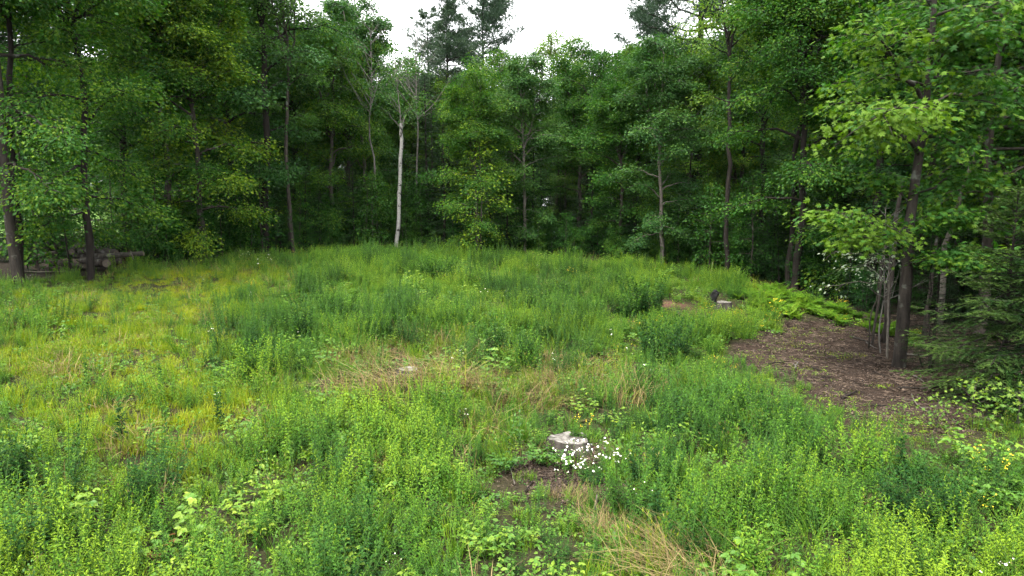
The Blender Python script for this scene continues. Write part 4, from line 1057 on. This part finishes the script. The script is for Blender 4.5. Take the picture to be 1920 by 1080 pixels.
# ------------------------------------------------------------------ litter on the bare patch
def twigs(seed, n=14):
    g = np.random.default_rng(seed); mb = MB()
    for i in range(n):
        a = g.random() * 6.28; l = .06 + .16 * g.random(); c = np.array([g.normal(0, .2), g.normal(0, .2), .008 + .012 * g.random()])
        d = np.array([math.cos(a), math.sin(a), g.normal(0, .08)]) * l
        mb.tube(np.array([c - d / 2, c + g.normal(0, .006, 3), c + d / 2]), [.0045, .005, .003], 4, rnd=g.random())
    return mb
PR['twig'] = [proto(twigs(497 + i), ['brownleaf']) for i in range(3)]
g = np.random.default_rng(910)
def litter_spots(n, extra):
    x, y = 3 + g.random(n) * 18, 9.5 + g.random(n) * 15
    k = inpoly(x, y, DIRT) | (extra & ~inpoly(x, y, FIELD) & (y < 23) & (x < .8 * y + 1))
    x, y = x[k], y[k]
    return np.stack([x, y, height(x, y) + .004], -1)
p = litter_spots(13000, True); scatter('leaf_litter', 'dead', p, .2 + .45 * g.random(len(p)), .34 + .5 * g.random(len(p)) ** 2, 'brown dead leaves and chips strewn over the bare patch', 'leaf litter', 911, .08)
p = litter_spots(2600, True); scatter('twig_litter', 'twig', p, .45 + .55 * g.random(len(p)), np.full(len(p), 1.0), 'small broken twigs scattered over the bare patch', 'twigs', 912, .03)
PR['tiny'] = [proto(tuft(498, 22, .10, .11, .9, .008), ['grass']), proto(lowleaf(499, 12, .10, .035, .04), ['bramble'])]
q = []
for (px, py), rx, ry, n in [((1470, 645), 1.1, .8, 90), ((1585, 668), .5, .25, 40), ((1640, 728), .22, .15, 14), ((1700, 800), 1.6, .3, 80), ((1520, 700), .5, .4, 30), ((1500, 622), 1.5, .5, 90), ((1450, 680), .8, .5, 60), ((1560, 745), .6, .5, 60), ((1640, 790), .9, .35, 70), ((1780, 815), 1.0, .3, 70)]:
    c = G(px, py); q.append(np.stack([c[0] + g.normal(0, rx * .6, n), c[1] + g.normal(0, ry * .8, n)], -1))
q = np.vstack(q); p = np.stack([q[:, 0], q[:, 1], height(q[:, 0], q[:, 1])], -1)
scatter('sparse_seedlings', 'tiny', p, .5 + .3 * g.random(len(p)), np.full(len(p), 1.1), 'thin scattering of seedlings and moss on the bare patch', 'seedlings', 913, .1)

def stick(a, b, r, mat, label, lift=.02, name='fallen_branch', fork=True, cat='branch'):
    g = np.random.default_rng(int(abs(a[0] * 977 + b[1] * 131) * 10) % 99991)
    L = float(np.linalg.norm(b - a)); t = np.linspace(0, 1, 7)[:, None]
    pp = a + (b - a) * t + np.cumsum(g.normal(0, .02 * L, (7, 3)), 0) * np.array([1, 1, .15]) * (t > 0)
    if name == 'fallen_branch': pp[:, 2] = height(pp[:, 0], pp[:, 1]) + lift + r * .6
    o0 = pp[0].copy(); pp = pp - o0
    mb = MB(); mb.tube(pp, r * (1 - .55 * t[:, 0]), 6, cap=True, wob=.25, rng=g)
    if fork and L > .5:
        for k in (2, 4):
            d = unit(pp[k + 1] - pp[k]); s_ = g.choice([-1, 1]); v = np.array([d[0] * .7 - d[1] * .7 * s_, d[1] * .7 + d[0] * .7 * s_, .25]) * L * (.15 + .15 * g.random())
            mb.tube(np.array([pp[k], pp[k] + v * .5 + g.normal(0, .01, 3), pp[k] + v]), [r * .55, r * .4, r * .15], 4)
    return tag(link(name, mb.mesh(name, [M[mat]], True), loc=o0), label, cat)
for x0, y0, x1, y1, r_, mt, lb in [
        (1520, 692, 1541, 699, .022, 'darkbark', 'short dark stick with a pale tip on the bare patch, nearest the weeds'),
        (1490, 692, 1497, 681, .020, 'deadwood', 'short whitish stick at the left rim of the bare patch'),
        (1692, 666, 1737, 673, .028, 'palebark', 'white straight stick lying right behind the big near maple'),
        (1624, 646, 1643, 655, .020, 'deadwood', 'pale crooked stick left of the big near maple'),
        (1596, 634, 1640, 649, .026, 'bark', 'long brown branch at the back of the bare patch'),
        (1725, 732, 1790, 708, .030, 'bark', 'brown branch pointing to the bushy spruce'),
        (1684, 732, 1726, 733, .030, 'darkbark', 'dark branch in front of the big near maple'),
        (1709, 741, 1738, 781, .013, 'palebark', 'long thin pale twig curving towards the weeds'),
        (1578, 751, 1603, 737, .030, 'darkbark', 'dark knobbly stick by the front rim of the bare patch'),
        (1521, 711, 1562, 714, .016, 'darkbark', 'thin dark twig lying flat left on the bare patch'),
        (1548, 676, 1580, 671, .020, 'bark', 'mossy brown stick in the middle of the bare patch'),
        (1636, 764, 1663, 764, .022, 'darkbark', 'straight dark stick at the front of the bare patch'),
        (1713, 709, 1736, 721, .016, 'deadwood', 'pale twig just right of the big near maple foot'),
        (1440, 686, 1471, 682, .020, 'darkbark', 'dark stick half hidden by weeds at the left of the bare patch'),
        (1436, 622, 1451, 623, .020, 'bark', 'small brown stick at the far left rim of the bare patch'),
        (1630, 632, 1700, 628, .030, 'bark', 'long branch lying along the foot of the ferns'),
        (1760, 660, 1800, 690, .018, 'deadwood', 'pale twig in the shade of the fir'),
        (1640, 700, 1668, 712, .012, 'bark', 'thin brown twig below the big near maple'),
        (1850, 790, 1905, 812, .018, 'deadwood', 'pale twig under the bushy spruce'),
        (1530, 865, 1600, 880, .020, 'darkbark', 'dark stick between the weeds in front of the bare patch'),
        (1215, 398 + 285, 1236, 390 + 285, .014, 'deadwood', 'pale twig lying in the weeds right of the straw tufts')]:
    stick(G(x0, y0), G(x1, y1), r_, mt, lb)
stick(G(1547, 668), P(1548, 640, G(1547, 668)[1]), .012, 'darkbark', 'thin dead twig standing upright on the bare patch', name='standing_twig', fork=False, cat='twig')
stick(G(1730, 692), P(1721, 664, G(1730, 692)[1]), .028, 'darkbark', 'short black stub standing right of the big near maple', name='broken_stub', fork=False, cat='stub')
stick(G(1118, 968), P(1117, 928, G(1118, 968)[1]), .024, 'deadwood', 'short grey wooden post in front of the stump mound', name='short_post', fork=False, cat='post')
stick(at(1333, 30), P(1333, 492, 30), .035, 'palebark', 'thin pale stake at the dark wood edge right of centre', name='stake', fork=False, cat='stake')

# ------------------------------------------------------------------ stumps
def stump(name, c, rx, hgt, label, seed, tiltv=(0, 0), barkm='logbark', flare=.25, pale=1.0):
    g = np.random.default_rng(seed); n = 28; a = np.arange(n) * 2 * math.pi / n
    pr = rx * (1 + .10 * np.sin(a * 3 + g.random() * 6) + .06 * np.sin(a * 5 + g.random() * 6) + g.normal(0, .02, n))
    lobes = 1 + flare * np.maximum(0, np.sin(a * 5 + 1)) ** 1.5
    rings = []
    for z, f in [(-.12, 1.25), (0, 1.15), (.35 * hgt, 1.04), (.8 * hgt, 1.0), (hgt, .985)]:
        k = 1 + (lobes - 1) * max(0, 1 - z / hgt)
        x, y = pr * f * k * np.cos(a), pr * f * k * np.sin(a)
        rings.append(np.stack([x, y, np.full(n, z) + (x * tiltv[0] + y * tiltv[1]) * (z > 0)], -1))
    r = bpy.data.objects.new(name, None); COL.objects.link(r); r.location = c; tag(r, label, 'stump')
    V = np.vstack(rings); mb = MB(); m = len(rings)
    i = np.arange(m - 1)[:, None] * n; j = np.arange(n)[None]; j2 = (j + 1) % n
    A, B, C, D = i + j, i + j2, i + n + j2, i + n + j
    mb.add(V, np.stack([np.stack([A, B, C], -1), np.stack([A, C, D], -1)], 2).reshape(-1, 3)); link('bark', mb.mesh('bark', [M[barkm]], True), r)
    mb = MB(); top = rings[-1]; ctr = top.mean(0); Vs = [ctr[None] - (0, 0, .0)]
    for f in (.3, .55, .78, .93, 1.0):
        q = ctr + (top - ctr) * f; q[:, 2] += g.normal(0, .006, n) + (.0 if f < 1 else -.004); Vs.append(q)
    Fs = [(0, 1 + k, 1 + (k + 1) % n) for k in range(n)]
    for q in range(4):
        b0, b1 = 1 + q * n, 1 + (q + 1) * n
        for k in range(n): Fs += [(b0 + k, b1 + k, b1 + (k + 1) % n), (b0 + k, b1 + (k + 1) % n, b0 + (k + 1) % n)]
    mb.add(np.vstack(Vs), Fs); link('cut_face', mb.mesh('cut_face', [M['rings']], False), r)
    return r

def rings_mat():
    m, n, l = nodes('weathered_cut')
    tc = n.new('ShaderNodeTexCoord'); nz = n.new('ShaderNodeTexNoise'); nz.inputs['Scale'].default_value = 9; nz.inputs['Detail'].default_value = 7; l.new(tc.outputs['Object'], nz.inputs[0])
    wv = n.new('ShaderNodeTexWave'); wv.wave_type = 'RINGS'; wv.rings_direction = 'Z'; wv.inputs['Scale'].default_value = 22; wv.inputs['Distortion'].default_value = 2.5
    l.new(tc.outputs['Object'], wv.inputs[0])
    r1 = ramp(n, [(.36, (.03, .027, .024)), (.5, (.12, .112, .10)), (.72, (.23, .222, .205))]); l.new(nz.outputs[0], r1.inputs[0])
    r2 = ramp(n, [(0, (.72, .70, .68)), (1, (1, 1, 1))]); l.new(wv.outputs[0], r2.inputs[0])
    mx = n.new('ShaderNodeMix'); mx.data_type = 'RGBA'; mx.blend_type = 'MULTIPLY'; mx.inputs[0].default_value = 1; l.new(r1.outputs[0], mx.inputs[6]); l.new(r2.outputs[0], mx.inputs[7])
    b = n.new('ShaderNodeBsdfPrincipled'); b.inputs['Roughness'].default_value = .9; b.inputs['Specular IOR Level'].default_value = .15; l.new(mx.outputs[2], b.inputs['Base Color'])
    bp = n.new('ShaderNodeBump'); bp.inputs['Strength'].default_value = .4; bp.inputs['Distance'].default_value = .02; l.new(nz.outputs[0], bp.inputs['Height']); l.new(bp.outputs[0], b.inputs['Normal'])
    o = n.new('ShaderNodeOutputMaterial'); l.new(b.outputs[0], o.inputs[0])
    return m
M['rings'] = rings_mat()
M['soil'] = plain_mat('mound_soil', (.010, .0055, .004), (.075, .040, .027), 11, .95, 1.0, .05)
SD = STUMP[1] + .35
sc_ = P(1068, 822, SD)
def mound_h(x, y):
    u, v = (x - sc_[0] - .02) / .95, (y - SD + .12) / .72
    rr = np.sqrt(u * u + v * v); e = np.clip(1.12 - rr, 0, 1); e = np.clip(e * 1.9, 0, 1); e = e * e * (3 - 2 * e)
    hol = np.exp(-(((x - sc_[0] + .28) / .26) ** 2 + ((y - SD + .60) / .16) ** 2))     # the hollow scraped out in front
    return (sc_[2] - .14) * e * (1 + .55 * (vnoise(x, y, .16, 21) - .5)) - .26 * hol * e + ((vnoise(x, y, .08, 22) - .5) * .09 + (vnoise(x, y, .045, 23) - .5) * .05) * e
ax, ay = np.arange(sc_[0] - 1.3, sc_[0] + 1.3, .035), np.arange(SD - 1.1, SD + .95, .035)
A, B = np.meshgrid(ax, ay); base = height(A, B); C = base + mound_h(A, B) + np.where(mound_h(A, B) > .012, 0.0, -.05)
mb = MB(); k = len(ax); i = (np.arange(len(ay) - 1)[:, None] * k + np.arange(k - 1)[None]).ravel()
mb.add(np.stack([A, B, C], -1).reshape(-1, 3), np.vstack([np.stack([i, i + 1, i + k + 1], -1), np.stack([i, i + k + 1, i + k], -1)]))
tag(link('soil_mound', mb.mesh('soil_mound', [M['soil']], False)), 'reddish brown soil mound round the large stump', 'mound', kind='structure')
def on_mound(px, py):
    v = ray(px, py); v = v / v[1]; ys = np.arange(SD - 2.2, SD + 2, .02); zz = CAM_H + v[2] * ys - height(v[0] * ys, ys) - mound_h(v[0] * ys, ys)
    y = ys[np.argmax(zz < 0)]; return np.array([v[0] * y, y, float(height(v[0] * y, y) + mound_h(np.array(v[0] * y), np.array(y)))])
sb_ = float(height(sc_[0], SD) + mound_h(np.array(sc_[0]), np.array(SD)))
stump('tree_stump', (sc_[0], SD, sb_ - .02), .325, max(.12, sc_[2] - sb_ + .03), 'large pale weathered stump on the soil mound in the foreground', 5, (0, -.03))
c = GV(1357, 568, .22); stump('tree_stump', c + np.array([0, 0, .02]), .25, .24, 'pale flat stump beside the black stub at the back right', 6)
c = GV(766, 692, .08); stump('tree_stump', c + np.array([0, 0, .02]), .22, .07, 'grey low stump half hidden among the straw grass tufts', 7)
# roots and debris on the mound
for pts_, r_, lb in [([(965, 912), (958, 885), (975, 862)], .012, 'thin pale root hanging at the left of the stump mound'), ([(985, 925), (1000, 905), (1030, 900)], .010, 'dark root sticking out of the mound hollow'),
                     ([(1085, 925), (1060, 905), (1030, 890)], .009, 'brown root across the front of the stump mound')]:
    q = np.array([on_mound(*w) for w in pts_]); q[:, 2] += .03; o0 = q[0].copy(); mb = MB()
    mb.tube(q - o0, [r_, r_ * .8, r_ * .5], 5, cap=True); tag(link('exposed_root', mb.mesh('exposed_root', [M['palebark' if 'pale' in lb else 'darkbark']], True), loc=o0), lb, 'root')
PR['rubble'] = PR['twig'] + PR['dead']
n = 950; x, y = sc_[0] + g.normal(0, .55, n), SD - .55 + g.normal(0, .5, n)
scatter('mound_debris', 'rubble', np.stack([x, y, height(x, y) + mound_h(x, y)], -1), .2 + .55 * g.random(n), np.full(n, .6), 'bark chips and rootlets littering the stump mound', 'debris', 930, .2)
# a blackened stub near the back stump
mb = MB(); c = GV(1340, 560, .2); gg = np.random.default_rng(9)
mb.tube(np.array([(-.06, 0, -.05), (-.05, 0, .14), (-.01, 0, .28), (.02, 0, .40), (.05, 0, .47), (.07, 0, .49)]), np.array([.13, .10, .12, .14, .10, .03]), 11, cap=True, wob=.45, rng=gg)
M['char'] = plain_mat('charred_wood', (.003, .003, .003), (.012, .012, .012), 14, .8, .6)
tag(link('blackened_stub', mb.mesh('blackened_stub', [M['char']], False), loc=c), 'small black rounded stub standing beside the pale back stump', 'stub')

# ------------------------------------------------------------------ log pile and brush heap on the left
def log(p0, p1, r0, label, seed, r1=None):
    g = np.random.default_rng(seed); r1 = r1 or r0 * .85
    rt = bpy.data.objects.new('log', None); COL.objects.link(rt); rt.location = p0; tag(rt, label, 'log', 'logs in the pile')
    t = np.linspace(0, 1, 8)[:, None]; pp = (p1 - p0) * t; pp[1:-1] += g.normal(0, r0 * .08, (6, 3))
    mb = MB(); mb.tube(pp, np.linspace(r0, r1, 8), 12, wob=.08, rng=g); link('bark', mb.mesh('bark', [M['logbark']], True), rt)
    d = unit(p1 - p0)
    for e, r_, s_ in ((pp[0], r0, -1), (pp[-1], r1, 1)):
        mb = MB(); mb.tube(np.array([e + d * s_ * -.02, e + d * s_ * .006]), [r_ * .96, r_ * .94], 12, cap=True); link('cut_end', mb.mesh('cut_end', [M['cutwood']], False), rt)
LD = 25.4
for i, (x0, y0, d0, x1, y1, d1, r_, lb) in enumerate([
        (144, 463, 25.7, 218, 475, 25.5, .16, 'topmost thick mottled log of the pile'), (149, 472, 25.3, 172, 470, 25.2, .12, 'short pale log under the topmost one'),
        (186, 481, 25.2, 269, 475, 25.4, .10, 'long thin pale log jutting out to the right of the pile'), (140, 479, 25.4, 190, 480, 25.4, .12, 'middle log on the left side of the pile'),
        (153, 488, 25.1, 190, 493, 25.0, .14, 'stubby log low in the front of the pile'), (180, 490, 25.2, 226, 489, 25.4, .13, 'low log on the right side of the pile'),
        (112, 494, 25.2, 160, 499, 25.0, .11, 'bottom log at the left front of the pile'), (200, 494, 24.7, 203, 483, 26.2, .15, 'dark log whose end points at the meadow'),
        (62, 482, 25.8, 110, 474, 26.2, .11, 'dark log lying apart to the left of the pile'), (92, 495, 25.3, 134, 492, 25.6, .10, 'dark bottom log left of the pile middle'),
        (134, 472, 25.0, 140, 466, 26.4, .11, 'reddish-ended log at the left top of the pile'), (150, 500, 25.6, 215, 502, 25.7, .14, 'bottom log under the middle of the pile')]):
    log(P(x0, y0, d0), P(x1, y1, d1), r_, lb, 40 + i)
stick(P(40, 508, 24.3), P(120, 509, 24.6), .03, 'palebark', 'long pale branch lying before the log pile', name='fallen_branch')
stick(P(250, 487, 24.9), P(246, 470, 24.9), .02, 'palebark', 'short pale stick upright at the right end of the pile', name='standing_twig', fork=False, cat='twig')
def heap(px, d, w, h, n, seed):
    g = np.random.default_rng(seed); c = at(px, d); mb, tw = MB(), MB()
    nn, mm = 18, 7; a = np.arange(nn) * 2 * math.pi / nn; V = []
    for q in range(mm):
        t = q / (mm - 1); rr = w * (1 - t) ** .6 * (1 + g.normal(0, .07, nn)) ; V.append(np.stack([rr * np.cos(a), rr * .7 * np.sin(a), h * t ** 1.2 * .9 + g.normal(0, .03, nn) - .05], -1))
    V = np.vstack(V); i = np.arange(mm - 1)[:, None] * nn; j = np.arange(nn)[None]; j2 = (j + 1) % nn
    A, B, C, D = i + j, i + j2, i + nn + j2, i + nn + j
    mb.add(V, np.stack([np.stack([A, B, C], -1), np.stack([A, C, D], -1)], 2).reshape(-1, 3))
    for q in range(n):
        az = g.random() * 6.28; rr = w * math.sqrt(g.random()); z = h * (1 - (rr / w) ** 1.6); b = np.array([rr * math.cos(az), rr * .7 * math.sin(az), z])
        v = np.array([g.normal(0, 1), g.normal(0, 1), g.normal(0, .35)]); v = v / np.linalg.norm(v) * (.3 + .7 * g.random())
        tw.tube(np.array([b - v / 2, b + g.normal(0, .04, 3), b + v / 2]), [.014, .012, .005], 4)
    r = bpy.data.objects.new('brush_heap', None); COL.objects.link(r); r.location = c; tag(r, 'dark heap of brush and soil behind the log pile', 'brush heap')
    link('soil', mb.mesh('soil', [M['soil']], True), r); o = link('twigs', tw.mesh('twigs', [M['darkbark']], True), r); o['kind'] = 'stuff'
heap(247, 28.0, 1.35, .85, 260, 60)

# ------------------------------------------------------------------ single plants that stand out in the meadow
IND = {'clump': proto(goldenrod(512, 48, .50, 1.0, .12, 30, 1.8), ['goldenrod', 'stem']), 'bush': proto(goldenrod(501, 60, .50, 1.0, .13, 32, 2.2), ['darkweed', 'stem']), 'column': proto(goldenrod(502, 22, .17, 1.0, .12, 36, 2.0), ['darkweed', 'stem']),
       'spike': proto(goldenrod(503, 3, .05, 1.0, .15, 34, 2.0), ['darkweed', 'stem']), 'mound': proto(goldenrod(504, 34, .45, .62, .12, 24, 2.0), ['goldenrod', 'stem']),
       'sedge': proto(tuft(505, 240, .22, 1.0, .9, .012, .5, .55), ['grass']), 'leafy': proto(bramble(506, 16, .55, .10, .4, 6), ['bramble', 'stem']),
       'strawl': proto(combed(507, 190, 1.0, math.pi, .6, .26), ['straw', 'grass']), 'strawr': proto(combed(508, 190, .95, .2, .7, .26), ['straw', 'grass']),
       'straww': proto(combed(509, 130, .85, -1.2, .8, .24), ['straw', 'grass']), 'daisy': proto(fleabane(510, 7, .42, 2, .020, .24), ['goldenrod', 'stem', 'petal', 'yellow']),
       'rust': proto(bramble(511, 3, .35, .09, .12, 4), ['rust', 'stem'])}
def weed(kind, px, py, s, tone, name, label, cat, rz=None, mound=False):
    c = on_mound(px, py) if mound else GV(px, py, .36 if py < 800 else .2)
    o = link(name, IND[kind], loc=c - np.array([0, 0, .02]), rz=g.random() * 6 if rz is None else rz, sc=s); o['tone'] = float(tone)
    return tag(o, label, cat)
for kind, px, py, s, t, nm, lb, ct in [
        ('bush', 1205, 568, 1.25, .3, 'dark_bush', 'big dark bush at the back right beside the red soil', 'bush'), ('bush', 1172, 574, .85, .5, 'dark_bush', 'lower bush left of the big dark bush', 'bush'),
        ('bush', 1248, 648, 1.1, .3, 'dark_bush', 'dark upright bush in front of the red soil', 'bush'), ('bush', 822, 514, 1.1, .45, 'dark_bush', 'round dark bush at the back of the meadow', 'bush'),
        ('column', 925, 650, 1.1, .3, 'dark_weed', 'dark columnar weed near the meadow centre', 'weed'), ('column', 985, 668, 1.0, .4, 'dark_weed', 'slim dark weed right of the dark columnar one', 'weed'),
        ('column', 570, 620, 1.1, .1, 'dark_weed', 'narrow dark weed rising on the left of the green patch', 'weed'), ('column', 479, 662, 1.0, .2, 'dark_weed', 'short dark weed left of the narrow rising one', 'weed'),
        ('bush', 500, 684, .85, .5, 'dark_bush', 'dark bushy clump at the rim of the yellow grass', 'bush'), ('sedge', 546, 725, .55, .05, 'dark_tuft', 'dark tuft with a deep shadow left of the straw grass', 'grass tuft'),
        ('bush', 640, 585, .9, .6, 'green_bush', 'grey-green bush in the middle of the left green patch', 'bush'), ('bush', 1105, 575, .7, .75, 'green_bush', 'rounded green bush left of the dark stub of twigs', 'bush'),
        ('sedge', 965, 812, .95, .25, 'grass_tussock', 'large green grass tussock behind the big stump', 'grass tuft'), ('bush', 1225, 885, .62, .12, 'dark_bush', 'dark bush right of the big stump', 'bush'),
        ('clump', 1612, 868, .75, .62, 'bright_clump', 'bright green clump in front of the bare patch', 'bush'), ('spike', 1690, 880, 1.0, .0, 'tall_thistle', 'tall dark spiky weed right of the bright clump', 'weed'),
        ('bush', 1720, 960, .78, .10, 'dark_bush', 'dark bush below the tall spiky weed', 'bush'), ('column', 265, 945, .72, .2, 'dark_weed', 'dense green clump at the lower left', 'weed'),
        ('column', 20, 905, .9, .15, 'dark_weed', 'dark clump at the left border', 'weed'), ('spike', 225, 790, .85, .1, 'tall_weed', 'single tall weed stem in the yellow grass', 'weed'),
        ('spike', 300, 700, .7, .1, 'tall_weed', 'tall dark stem among white flowers in the yellow grass', 'weed'), ('spike', 410, 760, .8, .1, 'tall_weed', 'tall stem at the right of the yellow grass', 'weed'),
        ('spike', 690, 960, .85, .2, 'tall_weed', 'tall leafy stem in the near middle', 'weed'), ('spike', 160, 690, .7, .15, 'tall_weed', 'tall stem far left in the yellow grass', 'weed'),
        ('spike', 1228, 985, .9, .2, 'tall_weed', 'tall leafy stem in front of the bush right of the stump', 'weed'), ('mound', 760, 590, .8, .35, 'green_bush', 'low green mound behind the straw grass', 'bush'),
        ('leafy', 100, 960, .8, .65, 'bramble_bush', 'pale leafy bramble bush at the lower left', 'bramble'), ('leafy', 1045, 880, .62, .35, 'bramble_bush', 'green bramble growing on the front of the stump mound', 'bramble'),
        ('leafy', 905, 1000, .55, .6, 'bramble_bush', 'light green bramble left of the grey post', 'bramble'), ('leafy', 470, 930, .6, .75, 'bramble_bush', 'pale bramble sprig in the lower left meadow', 'bramble'),
        ('leafy', 1840, 860, .9, .55, 'bramble_bush', 'leafy bramble under the bushy spruce', 'bramble'), ('leafy', 1880, 930, .8, .5, 'bramble_bush', 'leafy bramble at the right border', 'bramble'),
        ('leafy', 700, 900, .6, .75, 'bramble_bush', 'light bramble sprig in front of the straw grass', 'bramble'), ('rust', 302, 1015, .55, .4, 'rusty_seedling', 'rust-red seedling in the lower left weeds', 'seedling'),
        ('mound', 30, 590, .9, .25, 'green_bush', 'green bush below the thick left maple', 'bush'), ('mound', 960, 482, .9, .75, 'bright_clump', 'bright shrubby clump on the back skyline of the meadow', 'bush')]:
    weed(kind, px, py, s, t, nm, lb, ct, mound=(px, py) == (1045, 880))
for kind, px, py, s, t, nm, lb, ct in [('leafy', 1020, 868, .5, .3, 'bramble_bush', 'small bramble at the left foot of the large stump', 'bramble'), ('leafy', 950, 880, .55, .1, 'bramble_bush', 'dark bramble at the left rim of the stump mound', 'bramble'),
        ('column', 1078, 838, .42, .75, 'dark_weed', 'green stems growing up in front of the large stump', 'weed'), ('column', 1095, 842, .36, .8, 'dark_weed', 'short stems at the right of the stump face', 'weed'), ('mound', 1115, 905, .5, .3, 'green_bush', 'feathery green plant below the daisies', 'bush'),
        ('mound', 1160, 885, .5, .4, 'green_bush', 'green plant at the right rim of the stump mound', 'bush'), ('strawl', 1080, 940, .4, .5, 'dry_grass_tuft', 'dry grass at the foot of the stump mound', 'dry grass')]:
    weed(kind, px, py, s, t, nm, lb, ct, mound=True)
for kind, px, py, s, rz, lb in [('strawl', 715, 712, 1.38, .2, 'straw grass tuft combed to the left, left of the low grey stump'), ('strawl', 810, 690, 1.38, .35, 'straw grass tuft arching over the low grey stump'),
        ('strawr', 850, 700, 1.16, 0, 'straw grass tuft right of the low grey stump'), ('straww', 900, 775, 1.16, 0, 'brown dry grass tuft in the middle of the meadow'), ('straww', 1005, 735, 1.16, 1.0, 'dry grass tuft behind the big tussock'),
        ('strawl', 1300, 1075, 1.05, -.35, 'long straw grass swept over at the lower edge right of the post'), ('strawl', 1260, 1040, .8, -.6, 'straw grass fan behind the swept one at the lower edge'),
        ('strawl', 1135, 975, .55, -1.2, 'thin straw wisps by the grey post'), ('straww', 705, 850, .6, -.3, 'narrow straw wisp in front of the straw grass'), ('strawl', 1060, 700, 1.01, .3, 'reddish straw tuft right of the meadow centre'),
        ('strawr', 1180, 720, 1.01, .9, 'straw tuft behind the weeds right of centre')]:
    weed(kind, px, py, s, .5, 'dry_grass_tuft', lb, 'dry grass', rz)
for k, (px, py) in enumerate([(1062, 862), (1082, 850), (1094, 868), (1072, 880), (1118, 848), (1138, 868), (1058, 892), (1158, 872), (1108, 892)]):
    weed('daisy', px, py + 14, .8, .45, 'daisy_plant', ['white daisies right in front of the large stump', 'daisies touching the stump bark', 'dense daisies in the middle of the mound', 'daisies beside the mound bramble',
         'daisies at the right of the stump', 'outer daisies to the right of the mound', 'lowest left daisies on the mound', 'farthest right daisies on the mound', 'lowest right daisies on the mound'][k], 'daisies', mound=True)
# maple seedlings with big leaves in the lower right corner
MS = broadleaf(520, 1.25, .25, .6, .012, 'young', 'stem' if False else 'bark', nprim=8, nsub=2, nleaf=7, ls=.12, tmpl=T_MAPLE, el=(5, 50), droop=.1)
for px, py, s, lb in [(1822, 806, .62, 'maple seedling with pale leaves in front of the bushy spruce'), (1905, 815, .6, 'maple seedling at the right border'), (1755, 812, .45, 'small maple seedling at the front of the bare patch'),
                      (1690, 800, .3, 'tiny maple seedling on the front rim of the bare patch')]:
    tree('maple_seedling', MS, G(px, py), lb, 'seedling', g.random() * 6, s, .5)

# ------------------------------------------------------------------ the damp summer air
mb = MB()
c = np.array([(x, y, z) for z in (-6.0, 34.0) for y in (-95.0, 400.0) for x in (-300.0, 300.0)])
mb.add(c, [(0, 2, 3), (0, 3, 1), (4, 5, 7), (4, 7, 6), (0, 1, 5), (0, 5, 4), (2, 6, 7), (2, 7, 3), (0, 4, 6), (0, 6, 2), (1, 3, 7), (1, 7, 5)])
m_, n_, l_ = nodes('air')
v_ = n_.new('ShaderNodeVolumePrincipled'); v_.inputs['Color'].default_value = (.80, .90, 1.0, 1); v_.inputs['Density'].default_value = .00005; v_.inputs['Anisotropy'].default_value = .2
o_ = n_.new('ShaderNodeOutputMaterial'); l_.new(v_.outputs[0], o_.inputs['Volume'])
tag(link('haze', mb.mesh('haze', [m_])), 'thin haze in the air over the clearing', 'haze', kind='stuff')
